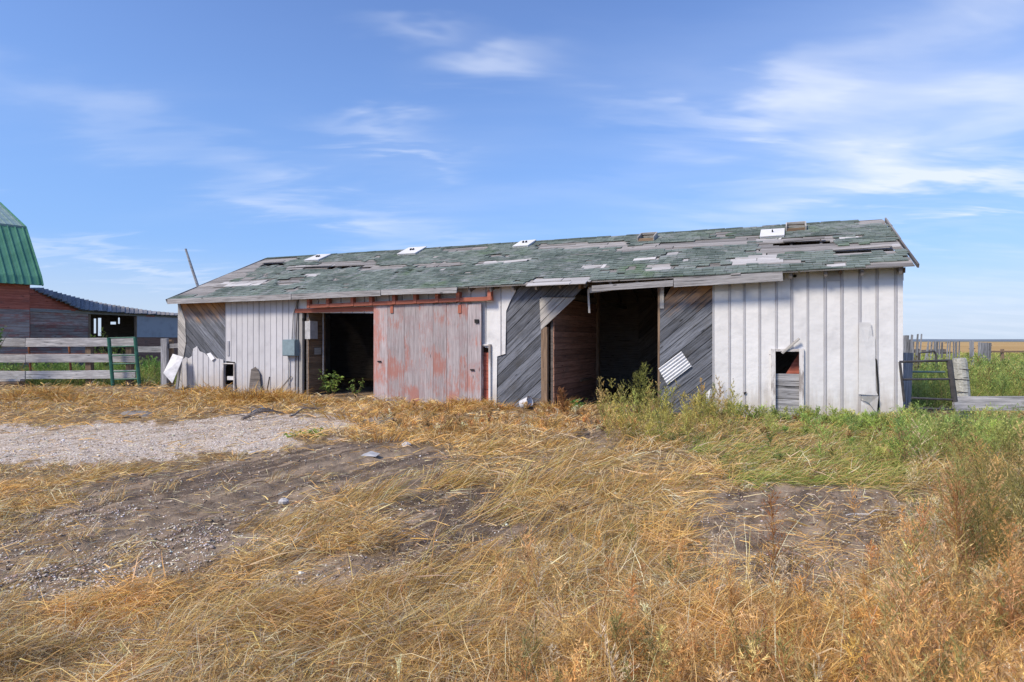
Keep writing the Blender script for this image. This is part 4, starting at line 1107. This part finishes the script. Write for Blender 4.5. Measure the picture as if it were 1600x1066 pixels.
rock(395,714,.06,.05,.025,M['galvanised'],'crumpled pale foil lump on gravel','scrap','debris')
rock(380,711,.05,.04,.02,M['galvanised'],'smaller grey scrap left of the crumpled foil on gravel','scrap','debris')
rock(600,660,.40,.2,.06,M['roof_wood'],'low pale slab half buried before the sliding door')
# scrap of sheet metal in the ruts
p = on(578, 716); sm = mesh_obj('metal_scrap', [(-.12,-.04,.01),(.09,-.06,.0),(.13,.05,.02),(0,.08,.05),(-.10,.05,.015),(-.02,0,.035)], [(0,1,5),(1,2,5),(2,3,5),(3,4,5),(4,0,5)], M['box_grey']); sm.location = p
tag(sm, 'bent grey scrap of sheet metal lying on the tyre ruts', 'debris')
# white bucket tipped by the post
def bucket():
    p = on(822, 638); e = empty('bucket', tuple(p)); tag(e, 'tipped white plastic bucket in the straw beside the diagonal boards', 'bucket')
    V = []; Fc = []; n = 18
    for (x, r) in ((0,.10),(.26,.12),(.26,.11),(.02,.09)):
        for k in range(n):
            a = 2*math.pi*k/n; V.append((x, math.cos(a)*r, math.sin(a)*r))
    for i in range(3):
        for k in range(n): Fc.append((i*n+k, i*n+(k+1) % n, (i+1)*n+(k+1) % n, (i+1)*n+k))
    Fc.append(tuple(range(n))); Fc.append(tuple(3*n+k for k in range(n)))
    o = mesh_obj('shell', V, Fc, M['plastic_white'], e, smooth=True); o.location = (-.1, 0, .10); o.rotation_euler = (0, R(-22), R(-38))
    V = [(.255+.02*(k % 2), math.cos(k/9*math.pi)*.12, math.sin(k/9*math.pi)*.12) for k in range(10)]
    h = tube('handle', V, .005, M['wire'], e, 5); h.location = (-.1, 0, .10); h.rotation_euler = (0, R(-22), R(-38))
bucket()

# ================================================================== VEGETATION (numpy)
def rib(P0, az, el, L, w, droop, col, mat_name=None, twist=None):
    """bent tapering blades. returns verts, loops, sizes, cols"""
    n = len(P0); d0 = np.stack([np.cos(el)*np.cos(az), np.cos(el)*np.sin(az), np.sin(el)], 1)
    e1 = el-droop; a1 = az+rng.normal(0, .22, n)
    d1 = np.stack([np.cos(e1)*np.cos(a1), np.cos(e1)*np.sin(a1), np.sin(e1)], 1)
    p1 = P0+d0*(L*.5)[:, None]; p2 = p1+d1*(L*.55)[:, None]
    for p in (p1, p2):
        g = ground_h(p[:, 0], p[:, 1])+.006; p[:, 2] = np.maximum(p[:, 2], g)
    rv_ = rng.normal(0, 1, (n, 3)); rv_[:, 2] *= .5
    wv = np.cross(d0, rv_); wv /= np.linalg.norm(wv, axis=1)[:, None]+1e-9; wv *= (w/2)[:, None]
    V = np.stack([P0-wv, P0+wv, p1+wv*.85, p1-wv*.85, p2], 1).reshape(-1, 3)
    b = (np.arange(n)*5)[:, None]
    F1 = np.concatenate([b+0, b+1, b+2, b+3, b+3, b+2, b+4], 1).ravel()
    S1 = np.tile([4, 3], n)
    C = np.repeat(col, 5, 0)
    return V, F1, S1, C
class Acc:
    def __init__(s): s.V = []; s.F = []; s.S = []; s.C = []; s.n = 0
    def add(s, V, Fi, Sz, C): s.V.append(V); s.F.append(Fi+s.n); s.S.append(Sz); s.C.append(C); s.n += len(V)
    def build(s, name, mat, label=None, cat=None, kind='stuff', origin=None):
        V = np.concatenate(s.V)
        if origin is not None: V = V-np.array(origin)
        o = np_mesh(name, V, np.concatenate(s.F), np.concatenate(s.S), mat, np.concatenate(s.C))
        if origin is not None: o.location = origin
        return tag(o, label, cat, None, kind)
def tris(P0, d, L, w, col):
    """single-triangle leaves"""
    n = len(P0); rv_ = rng.normal(0, 1, (n, 3)); wv = np.cross(d, rv_); wv /= np.linalg.norm(wv, axis=1)[:, None]+1e-9
    V = np.stack([P0-wv*(w/2)[:, None], P0+wv*(w/2)[:, None], P0+d*L[:, None]], 1).reshape(-1, 3)
    return V, np.arange(3*n), np.full(n, 3), np.repeat(col, 3, 0)
def sample_px(n, x0, x1, y0, y1, pw=1.0):
    px = rng.uniform(x0, x1, n); py = rng.uniform(y0, y1, n); D = F*EYE/(py-CY); return (px-CX)/F*D, D
def palette(n, cols, wts, jit=.14):
    c = np.array(cols)[rng.choice(len(cols), n, p=np.array(wts)/sum(wts))]
    return np.clip(c*(1+rng.normal(0, jit, (n, 1)))*(1+rng.normal(0, .05, (n, 3))), .005, .9)
STRAW = [(.80,.58,.24),(.72,.46,.16),(.88,.76,.50),(.27,.165,.08),(.54,.36,.17),(.56,.48,.37)]
GREEN = [(.30,.37,.09),(.40,.46,.11),(.58,.54,.18),(.17,.22,.06),(.62,.46,.20)]

# ---- flattened straw
a = Acc()
N = 300000
x, y = sample_px(N, -420, 2020, 596, 1230)
g, d, gr, ins, px, py = zones(x, y)
cl = fbm(x*2.6, y*2.6, 70); cl2 = fbm(x*.9, y*.9, 75)
cover = np.where(g > 0, .05, np.where(d > 0, .10, 1.0))
cover = np.where(gr > 0, .28, cover)*np.where(ins, 0, 1)
cl3 = fbm(x*.8+3, y*.8, 77); bare = np.where((px < 980) & (py > 700), .88, .4)
cover = cover*np.where(py < 700, .6+.4*sstep(cl, .36, .56), (.22+.78*sstep(cl, .36, .56))*(1-bare*(1-sstep(cl3, .42, .56))))
keep = rng.random(N) < cover
x, y, px, py, cl, cl2, gr = (q[keep] for q in (x, y, px, py, cl, cl2, gr)); n = len(x)
D = y; mat_ = cl > .5
flow = .15+1.1*(fbm(x*1.2, y*1.2, 80)-.5)*2+np.where((px > 700) & (py > 680), .35, 0)
az = flow+rng.normal(0, .62, n)+np.where(rng.random(n) < .45, rng.normal(0, 1.5, n), 0)+np.where(rng.random(n) < .3, math.pi, 0)+np.where(rng.random(n) < .15, rng.uniform(-3, 3, n), 0)
el = np.abs(rng.normal(.12, .22, n))+.25*sstep(cl, .52, .7)
long_ = ((px > 560) & (px < 1150) & (py > 690) & (py < 900)) | ((py > 880) & (px > 300))
L = rng.uniform(.05, .30, n)*np.where(long_, 1.2, 1.0)*np.where(D > 9, 1.25, 1.0)
w = np.maximum(.0025, .55*D/576)*rng.uniform(.5, 1.4, n)*np.where((rng.random(n) < .12) & (D < 7), 1.7, 1)
P0 = np.stack([x, y, ground_h(x, y)+rng.uniform(0, .13, n)*sstep(cl, .42, .66)+rng.uniform(0, .015, n)], 1)
far_orange = np.clip((py < 700)*.5+(px < 250)*.3, 0, 1)
c = palette(n, STRAW, [3.2,2.0,1.7,1.6,1.8,1.2])
warm = sstep(cl2, .42, .62)*.8+far_orange*.6
c = c*(1-.48*warm[:, None])+np.array([.82,.46,.12])*(.48*warm[:, None])
c = c*(.78+.42*sstep(fbm(x*1.9, y*1.9, 84), .35, .6))[:, None]
a.add(*rib(P0, az, el, L, w, np.where(rng.random(n) < .5, rng.uniform(0, .15, n), rng.uniform(.2, 1.1, n)), c))
# short litter everywhere on the dirt and gravel
N = 150000
x, y = sample_px(N, -420, 2020, 610, 1230); g, d, gr, ins, px, py = zones(x, y)
k = (rng.random(N) < np.where((g+d) > 0, .30, np.where(gr > 0, .1, .75))) & ~ins; x, y = x[k], y[k]; lay = ((g+d) == 0)[k]; n = len(x)
P0 = np.stack([x, y, ground_h(x, y)+.006+rng.uniform(0, .05, n)*lay], 1)
a.add(*rib(P0, rng.uniform(0, 6.28, n), np.abs(rng.normal(0, .1, n)), rng.uniform(.03, .11, n), np.maximum(.003, .5*y/576), rng.uniform(0, .2, n), palette(n, STRAW+[(.44,.36,.28),(.30,.23,.17)], [1.5,1,3,1.5,1.5,3,2.5,2])))
# scattered small clumps, each with its own lean
NC = 3000; x, y = sample_px(NC, -420, 2020, 600, 1230); g, d, gr, ins, px, py = zones(x, y)
k = (rng.random(NC) < np.where(g > 0, .02, np.where(d > 0, .07, np.where(gr > 0, .2, 1.0)))) & ~ins; x, y, px, py = x[k], y[k], px[k], py[k]
m_ = 46; i = np.repeat(np.arange(len(x)), m_); n = len(i); rad = rng.uniform(.05, .22, len(x))[i]*np.sqrt(rng.random(n)); an = rng.uniform(0, 6.28, n)
X = x[i]+np.cos(an)*rad; Y = y[i]+np.sin(an)*rad; lead = rng.normal(.3, 1.0, len(x))[i]; big = rng.uniform(.08, .30, len(x))[i]*np.where(y[i] > 9, 1.35, 1)
hgt = rng.uniform(.2, 1.0, len(x))[i]
c = palette(n, STRAW, [3,2.4,2,1,1.5,.8])*rng.uniform(.75, 1.15, len(x))[i][:, None]
a.add(*rib(np.stack([X, Y, ground_h(X, Y)+.01], 1), lead+rng.normal(0, .7, n), np.clip(rng.normal(hgt, .25), .03, 1.5), big*rng.uniform(.5, 1.2, n), np.maximum(.0028, .5*Y/576)*rng.uniform(.6, 1.2, n), rng.uniform(.3, 1.5, n), c))
# tufts: dense upright sprays of long straw
def tuft(px0, py0, n, r, L, elm, col, wts, azm=None, spread=1.2):
    p = on(px0, py0); D = p.y; k = n
    ang = rng.uniform(0, 6.28, k); rr = r*np.sqrt(rng.random(k)); X = p.x+np.cos(ang)*rr; Y = p.y+np.sin(ang)*rr*.6
    az = ang if azm is None else azm+rng.normal(0, spread*.4, k)
    P_ = np.stack([X, Y, ground_h(X, Y)], 1)
    a.add(*rib(P_, az, np.clip(rng.normal(elm, .25, k), .05, 1.5), L*rng.uniform(.5, 1.1, k), np.full(k, max(.003, .5*D/576)), rng.uniform(.2, 1.3, k), palette(k, col, wts)))
YEL = [(.70,.46,.13),(.62,.36,.09),(.72,.58,.30)]
for (px0, py0, n, r, L) in ((55,622,260,.6,.55),(80,622,220,.4,.62),(30,626,150,.5,.5),(110,628,120,.5,.4),(300,618,160,.7,.4),(340,612,150,.6,.45),(395,626,500,.9,.55),(430,626,300,.7,.5),(370,630,220,.7,.4),
    (625,640,180,.5,.35),(700,642,260,.6,.42),(735,636,220,.4,.4),(790,628,120,.3,.4),(870,640,160,.35,.45),(780,640,120,.3,.3),(655,646,120,.6,.3),(540,632,150,.8,.3),(150,622,160,.8,.3),(190,636,160,.8,.3),(240,628,180,.8,.35),(330,634,160,.8,.3),(20,640,160,.8,.3),(560,655,140,.7,.3),(590,690,120,.4,.3),(690,680,140,.5,.3),(760,675,140,.5,.3),(850,665,140,.5,.35),(830,700,140,.5,.35),(480,630,180,.7,.35)):
    tuft(px0, py0, int(n*1.5), r, L*1.1, .8, YEL+[(.40,.25,.10),(.45,.22,.06)], [2,2.5,1,2,2])
for (px0, py0, n, r, L, az_) in ((745,712,260,.22,.5,.5),(560,790,200,.35,.75,.45),(690,760,170,.3,.7,.4),(840,770,340,.4,.95,.6),(900,730,300,.4,.8,.5),(960,780,280,.4,.7,.7),(780,810,200,.4,.8,.5),
    (880,850,300,.4,.7,.8),(1000,840,300,.4,.65,.9),(700,900,200,.4,.6,.5),(820,950,300,.35,.6,.6),(600,960,260,.35,.5,.5),(450,950,220,.4,.45,.4),(340,980,260,.35,.45,.5),(950,900,300,.4,.6,.8),(1020,760,220,.5,.6,.5),(1010,700,240,.5,.5,.6),(640,1010,260,.3,.45,.5),(200,960,200,.4,.4,.4),(430,830,220,.35,.35,.6),(500,850,180,.35,.35,.6),(180,745,200,.5,.3,.4),(90,760,220,.5,.3,.3),(60,790,200,.4,.3,.3)):
    tuft(px0, py0, n, r, L, .45, [(.62,.42,.15),(.55,.32,.10),(.66,.53,.30),(.45,.36,.10)], [3,2,2,1], az_)
a.build('straw', M['straw'], 'matted golden dry straw and litter covering the yard', 'straw')

# ---- green and yellow lodged grass by the right end
a = Acc()
N = 95000; x, y = sample_px(N, 930, 1950, 625, 800); g, d, gr, ins, px, py = zones(x, y)
k = (gr > 0) & ~ins & (rng.random(N) < .35+.65*sstep(fbm(x*2, y*2, 90), .35, .55)); x, y, px, py = x[k], y[k], px[k], py[k]; n = len(x)
az = .4+2.2*(fbm(x*.9, y*.9, 91)-.5)*2+rng.normal(0, .6, n); el = np.abs(rng.normal(.35, .3, n))
c = palette(n, GREEN, [3,2.5,2,1.5,1.3]); dry = (rng.random(n) < .2+.7*sstep(fbm(x*1.2, y*1.2, 93), .42, .6))[:, None]*.9
c = c*(1-dry)+palette(n, STRAW, [2,2,1,2,2,1])*dry
a.add(*rib(np.stack([x, y, ground_h(x, y)], 1), az, el, rng.uniform(.15, .45, n), np.maximum(.004, .5*y/576), rng.uniform(.3, 1.2, n), c))
# left behind the fence, and the yard beyond at right
for (x0, x1, y0, y1, N) in ((-200, 285, 562, 603, 42000), (1400, 1960, 553, 640, 60000)):
    x, y = sample_px(N, x0, x1, y0, y1); g, d, gr, ins, px, py = zones(x, y); k = (gr > 0) & ~ins; x, y = x[k], y[k]; n = len(x)
    c = palette(n, GREEN, [4,3,1.2,2,.6])
    a.add(*rib(np.stack([x, y, ground_h(x, y)], 1), rng.uniform(0, 6.28, n), rng.uniform(.5, 1.4, n), rng.uniform(.2, .6, n), np.maximum(.004, .55*y/576), rng.uniform(.2, 1.0, n), c))
a.build('green_grass', M['leaf'], 'green and yellowing grass lying beside the shed and fences', 'grass')

# ---- feathery weeds (kochia): plumes of small leaves round many thin stems
def plumes(acc, X, Y, H, R_, nb, nl, cols, wts, leafw=1.0, stemcol=(.30,.22,.09), lean=.12, jit=.16, leaf_len=.035, seeds=None):
    n = len(X); B = np.stack([X, Y, ground_h(X, Y)], 1)
    ld = np.stack([rng.normal(0, lean, n), rng.normal(0, lean, n), np.ones(n)], 1)
    pc = palette(n, cols, wts, jit)
    D = np.maximum(Y, 1.5)
    # main stem
    az = np.arctan2(ld[:, 1], ld[:, 0]); el = np.arctan2(1.0, np.hypot(ld[:, 0], ld[:, 1]))
    acc.add(*rib(B, az, el, H, np.maximum(.005, .5*D/576), rng.uniform(0, .2, n), np.tile(np.array(stemcol), (n, 1))*rng.uniform(.7, 1.3, (n, 1))))
    # branches
    i = np.repeat(np.arange(n), nb); m = len(i); t = rng.uniform(.08, .95, m)
    q = B[i]+ld[i]*(H[i]*t)[:, None]; azb = rng.uniform(0, 6.28, m); elb = rng.uniform(.7, 1.2, m)
    Lb = R_[i]*(1.25-t)*rng.uniform(.6, 1.2, m)*1.3
    acc.add(*rib(q, azb, elb, Lb, np.maximum(.003, .32*D[i]/576), rng.uniform(-.2, .3, m), pc[i]*.8))
    # leaves along the branches
    j = np.repeat(np.arange(m), nl); k = len(j); s = rng.random(k)**.8
    db = np.stack([np.cos(elb)*np.cos(azb), np.cos(elb)*np.sin(azb), np.sin(elb)], 1)
    p = q[j]+db[j]*(Lb[j]*s)[:, None]; dd = db[j]+rng.normal(0, .55, (k, 3)); dd /= np.linalg.norm(dd, axis=1)[:, None]
    Dj = D[i][j]; c = pc[i][j]*rng.uniform(.65, 1.3, (k, 1))
    ll = np.maximum(leaf_len, 1.6*Dj/576)*rng.uniform(.6, 1.4, k)
    acc.add(*tris(p, dd, ll, np.maximum(.006, .75*Dj/576)*leafw*rng.uniform(.7, 1.3, k), c))
GK = [(.33,.44,.12),(.44,.52,.14),(.22,.31,.09),(.54,.54,.18)]
OK_ = [(.74,.42,.15),(.80,.54,.24),(.50,.29,.13),(.84,.70,.46)]
a = Acc()
# beyond the gate and rail at the right
N = 900; x, y = sample_px(N, 1415, 1980, 556, 640); k = y < 30; x, y = x[k], y[k]; s_, t_ = to_local(x, y); k = ~((s_ > -.3) & (s_ < SL+.25) & (t_ > -.2)); x, y = x[k], y[k]; n = len(x)
plumes(a, x, y, rng.uniform(.5, 1.05, n), rng.uniform(.25, .42, n), 16, 7, GK+[(.30,.24,.08)], [3,3,2,2,.8])
# between wall and beaten grass, in front of gate and rail
N = 620; x, y = sample_px(N, 1190, 1980, 655, 735); px = CX+F*x/y; py = CY+F*EYE/y
k = rng.random(N) < np.where(px > 1390, 1.0, np.where(py < 690, .8, .12)); x, y, px = x[k], y[k], px[k]; s_, t_ = to_local(x, y); k = t_ < -.12; x, y, px = x[k], y[k], px[k]; n = len(x)
h = np.where(px > 1400, rng.uniform(.28, .54, n), rng.uniform(.12, .36, n))
plumes(a, x, y, h, h*.62, 18, 8, GK+[(.33,.20,.09)], [3,3,2,1.5,1.0])
# before the right door jamb
N = 100; x, y = sample_px(N, 935, 1150, 646, 700); s_, t_ = to_local(x, y); k = t_ < -.1; x, y = x[k], y[k]; n = len(x)
plumes(a, x, y, rng.uniform(.25, .92, n), rng.uniform(.14, .28, n), 16, 9, [(.62,.54,.15),(.48,.46,.13),(.60,.44,.17),(.26,.29,.08)], [3,3,2,1])
# along the foot of the right wall
s_ = rng.uniform(S(1105), SL+.3, 110); t_ = rng.uniform(-.55, -.1, 110); x = SA.x+SE.x*s_+SN.x*t_; y = SA.y+SE.y*s_+SN.y*t_
plumes(a, x, y, rng.uniform(.08, .36, 110), rng.uniform(.12, .26, 110), 16, 8, GK, [3,3,2,2])
# behind the left fence
N = 420; x, y = sample_px(N, -180, 285, 566, 601); k = (y > 21) & (y < 27.5); x, y = x[k], y[k]; n = len(x)
plumes(a, x, y, rng.uniform(.35, .8, n), rng.uniform(.2, .4, n), 12, 6, [(.20,.33,.08),(.28,.42,.10),(.36,.46,.13),(.38,.30,.12)], [3,3,2,.7])
x = rng.uniform(-21, -13.4, 60); y = rng.uniform(22, 27, 60)
plumes(a, x, y, rng.uniform(.5, 1.0, 60), rng.uniform(.3, .5, 60), 14, 7, [(.17,.28,.07),(.26,.38,.10)], [1,1])
# shrub growing in the wing's doorway
xx = np.array([(p_-CX)/F*27 for p_ in (160,166,172,178,184,190,197)]); plumes(a, xx, np.full(7, 27.)+rng.uniform(-.4,.4,7), np.array([1.3,1.9,2.2,1.7,1.6,1.7,1.4]), np.full(7, .45), 22, 9, [(.13,.21,.05),(.18,.26,.06)], [1,1])
a.build('green_weeds', M['leaf'], 'feathery green weeds crowding the fences and the right end of the shed', 'weeds')

# ---- dry orange weeds of the foreground
a = Acc()
N = 2300; x, y = sample_px(N, 560, 2000, 800, 1420); g, d, gr, ins, px, py = zones(x, y)
pr = np.clip((px-620)/620, 0, 1)*.55*np.clip((py-790)/140, 0, 1)+np.where(px > 1400, .45, 0)
pr = pr*np.where(d > 0, .18, 1)*sstep(fbm(x*1.6, y*1.6, 95), .32, .55); k = rng.random(N) < pr; x, y, px, py = x[k], y[k], px[k], py[k]; n = len(x)
h = rng.uniform(.14, .40, n)*np.where(px > 1380, 1.4, 1.0)
plumes(a, x, y, h, h*.34, 22, 9, OK_+[(.38,.33,.12)], [3.4,3,1.8,.7,1.4], leaf_len=.02, leafw=.7, stemcol=(.42,.22,.09))
# the taller ones at the right edge, rooted further off
N = 130; x, y = sample_px(N, 1420, 1990, 745, 900); n = len(x); h = rng.uniform(.3, .78, n)
plumes(a, x, y, h, h*.32, 24, 10, OK_+[(.40,.38,.13),(.28,.30,.09)], [2.2,2.2,1,1,2,1.6], leaf_len=.022, leafw=.6, stemcol=(.42,.25,.09))
# olive clump on the far right
N = 80; x, y = sample_px(N, 1510, 1780, 800, 950); n = len(x); h = rng.uniform(.5, .85, n)
plumes(a, x, y, h, h*.36, 26, 11, [(.23,.21,.065),(.30,.24,.08),(.16,.16,.05)], [2,2,1], leaf_len=.024, leafw=.6, stemcol=(.30,.24,.07))
# sparse ones over the rest of the foreground
N = 420; x, y = sample_px(N, -350, 1050, 900, 1400); g, d, gr, ins, px, py = zones(x, y); k = (d < 1) & (rng.random(N) < .5); x, y = x[k], y[k]; n = len(x); h = rng.uniform(.06, .18, n)
plumes(a, x, y, h, h*.35, 14, 7, OK_, [2,2,2,1], leaf_len=.014, leafw=.5, stemcol=(.40,.16,.07))
# low scrub of dry weeds before the door and the opening
N = 260; x, y = sample_px(N, 560, 1000, 636, 680); s_, t_ = to_local(x, y); k = t_ < -.2; x, y = x[k], y[k]; n = len(x)
plumes(a, x, y, rng.uniform(.06, .20, n)*np.where(rng.random(n) < .12, 1.8, 1), rng.uniform(.08, .16, n), 10, 6, OK_+[(.28,.18,.08)], [3,2,2,1,1])
# stiff standing stalks
N = 900; x, y = sample_px(N, 880, 2000, 830, 1400); k = rng.random(N) < .6; x, y = x[k], y[k]; n = len(x)
a.add(*rib(np.stack([x, y, ground_h(x, y)], 1), rng.normal(.6, .8, n), rng.uniform(1.0, 1.5, n), rng.uniform(.18, .5, n), np.maximum(.0035, .5*y/576), rng.uniform(0, .4, n), palette(n, STRAW, [3,2,3,.5,1,1])))
a.build('dry_weeds', M['straw'], 'orange brown dry weeds standing through the foreground', 'weeds')

# ---- plants that stand out on their own
def single_plant(name, px, py, h, r, nb, nl, cols, label, cat, leaf_len=.045, leafw=1.0, stem=(.2,.2,.07), cnt=1, lean=.05, D=None):
    if D is None: p = on(px, py)
    else: p = gat(px, D); p.z = gz(p.x, p.y)
    a = Acc(); X = np.full(cnt, p.x)+rng.uniform(-.08, .08, cnt)*(cnt > 1); Y = np.full(cnt, p.y)+rng.uniform(-.08, .08, cnt)*(cnt > 1)
    plumes(a, X, Y, np.full(cnt, h)*rng.uniform(.8, 1, cnt), np.full(cnt, r), nb, nl, cols, [1]*len(cols), leafw, stem, lean, leaf_len=leaf_len)
    return a.build(name, M['leaf'], label, cat, None, origin=(p.x, p.y, p.z))
single_plant('tall_weed', 1006, 658, 1.18, .32, 60, 12, [(.30,.31,.08),(.24,.26,.07)], 'tallest yellow green weed standing in the right opening', 'weed', .05, .8, cnt=2)
single_plant('tall_weed', 972, 655, .72, .22, 34, 10, [(.34,.29,.09)], 'smaller yellowing weed left of the tallest one in the right opening', 'weed', .04, .8)
single_plant('tall_weed', 878, 650, .66, .22, 44, 10, [(.40,.20,.08),(.34,.17,.07)], 'rusty brown weed before the left post of the right opening', 'weed', .04, .8, (.35,.16,.07), 2)
single_plant('tall_weed', 945, 662, .42, .18, 26, 9, [(.44,.30,.12)], 'low straw coloured weed at the foot of the right opening', 'weed', .035, .8)
single_plant('tall_weed', 1090, 668, .62, .26, 40, 11, [(.34,.33,.09),(.42,.33,.11)], 'yellow weed before the boards right of the opening', 'weed', .045, .8, cnt=2)
single_plant('tall_weed', 1556, 900, .62, .10, 16, 7, [(.42,.38,.07)], 'upright yellow stemmed weed at the right edge of the photo', 'weed', .03, .7, (.52,.46,.07), lean=.1)
single_plant('tall_weed', 1210, 900, .58, .20, 60, 14, [(.45,.22,.07)], 'orange feathery weed in front of the dirt patch', 'weed', .02, .6, (.5,.3,.08))
single_plant('tall_weed', 1480, 905, .72, .24, 70, 14, [(.46,.25,.09),(.42,.2,.07)], 'taller orange feathery weed near the right edge', 'weed', .02, .6, (.5,.3,.08), 2)
single_plant('tall_weed', 1385, 870, .50, .14, 50, 13, [(.50,.30,.10)], 'slender golden weed rising before the right side of the dirt patch', 'weed', .02, .6, (.5,.33,.1))
# leafy green plants
def leafy(name, base, h, n_st, n_lf, r, L, col, label):
    a = Acc(); base = Vector(base)
    for s in range(n_st):
        az = random.uniform(0, 6.28); tip = Vector((math.cos(az)*r*random.uniform(.4,1), math.sin(az)*r*random.uniform(.3,.8), h*random.uniform(.5,1)))
        V = np.array([[0,0,0]])+np.array(base); d = tip.normalized()
        a.add(*rib(np.array([tuple(base)]), np.array([math.atan2(d.y, d.x)]), np.array([math.asin(d.z)]), np.array([tip.length]), np.array([.02]), np.array([.2]), np.array([[.16,.12,.06]])))
        k = n_lf; t = np.array([random.uniform(.3, 1) for _ in range(k)]); p = np.array(base)+np.outer(t, np.array(tip))+rng.normal(0, .035, (k, 3))
        azl = rng.uniform(0, 6.28, k); el = rng.uniform(-.4, .7, k); w = L*.38*rng.uniform(.7, 1.2, k)
        a.add(*rib(p, azl, el, L*rng.uniform(.6, 1.2, k), w, rng.uniform(.3, .9, k), palette(k, [col, tuple(c_*1.3 for c_ in col)], [1, 1])))
    return a.build(name, M['leaf'], label, 'plant', None, origin=tuple(base))
def sl_(s, t): return (SA.x+SE.x*s+SN.x*t, SA.y+SE.y*s+SN.y*t, .0)
leafy('leafy_plant', sl_(S(500)+.1, .2), .75, 9, 15, .35, .12, (.11,.17,.045), 'bushy green plant low inside the left doorway')
leafy('leafy_plant', sl_(S(518), .1), 1.05, 6, 10, .3, .12, (.22,.30,.06), 'bright yellow green sapling in the middle of the left doorway')
leafy('leafy_plant', sl_(S(552), .1), .62, 5, 9, .35, .11, (.17,.24,.06), 'small green sprig beside the sliding door edge')
leafy('leafy_plant', tuple(on(898,641)), .22, 8, 14, .24, .10, (.10,.22,.05), 'small dark green plant at the foot of the right opening')
leafy('leafy_plant', tuple(on(470,686)), .06, 8, 12, .4, .09, (.24,.33,.08), 'low green patch of leaves at the edge of the gravel')
leafy('leafy_plant', tuple(gat(-22,19.5)), 3.2, 7, 70, .5, .14, (.15,.22,.07), 'leafy green bush cut by the left edge before the barn')

# ---- stones
def stones(name, X, Y, size, cols, wts, label, cat, flat=.6):
    n = len(X); b = np.array([(1,0,0),(-1,0,0),(0,1,0),(0,-1,0),(0,0,1),(0,0,-1)], float); f = np.array([(0,2,4),(2,1,4),(1,3,4),(3,0,4),(2,0,5),(1,2,5),(3,1,5),(0,3,5)])
    V = b[None]*(rng.uniform(.6, 1.3, (n, 6, 1)))*size[:, None, None]; V += rng.normal(0, .22, V.shape)*size[:, None, None]
    V[:, :, 2] *= flat; an = rng.uniform(0, 6.28, n); ca, sa = np.cos(an)[:, None], np.sin(an)[:, None]
    vx = V[:, :, 0]*ca-V[:, :, 1]*sa; vy = V[:, :, 0]*sa+V[:, :, 1]*ca; V = np.stack([vx, vy, V[:, :, 2]], -1)
    V += np.stack([X, Y, ground_h(X, Y)+size*.15], 1)[:, None, :]
    C = np.repeat(palette(n, cols, wts, .15), 6, 0)
    o = np_mesh(name, V.reshape(-1, 3), (f[None]+(np.arange(n)*6)[:, None, None]).ravel(), np.full(n*8, 3), M['stone'], C); tag(o, label, cat, None, 'stuff')
N = 95000; x, y = sample_px(N, -420, 1500, 640, 1000); g, d, gr, ins, px, py = zones(x, y)
left = (px < 480) & (py > 740+.25*px); rr_ = rut_mask(x, y)[0]
k = ((g > 0) & (rng.random(N) < .9)) | ((d > 0) & (rng.random(N) < np.where(left, .8, .10)*(1-rr_)) & ~ins); x, y, gg_ = x[k], y[k], g[k]; n = len(x)
stones('gravel', x, y, np.maximum(.007, .62*y/576)*rng.uniform(.5, 1.6, n)*np.where(rng.random(n) < .05, 1.8, 1), [(.74,.68,.62),(.58,.50,.43),(.85,.80,.74),(.30,.235,.19)], [3,3,2,2], 'pale crushed gravel spread over the drive', 'gravel')
N = 30000; x, y = sample_px(N, -420, 1900, 680, 1230); g, d, gr, ins, px, py = zones(x, y)
rr_ = rut_mask(x, y)[0]
k = ((d > 0) & ~ins & (rng.random(N) > rr_*1.2)) | ((g == 0) & (gr == 0) & (rng.random(N) < .12) & ~ins); x, y = x[k], y[k]; n = len(x)
stones('soil_clods', x, y, np.maximum(.009, .7*y/576)*rng.uniform(.4, 1.7, n)*np.where(rng.random(n) < .06, 1.9, 1), [(.23,.175,.13),(.32,.25,.195),(.15,.115,.09),(.52,.45,.37)], [3,3,1.5,1], 'dark crumbled soil clods over the tyre ruts', 'soil')
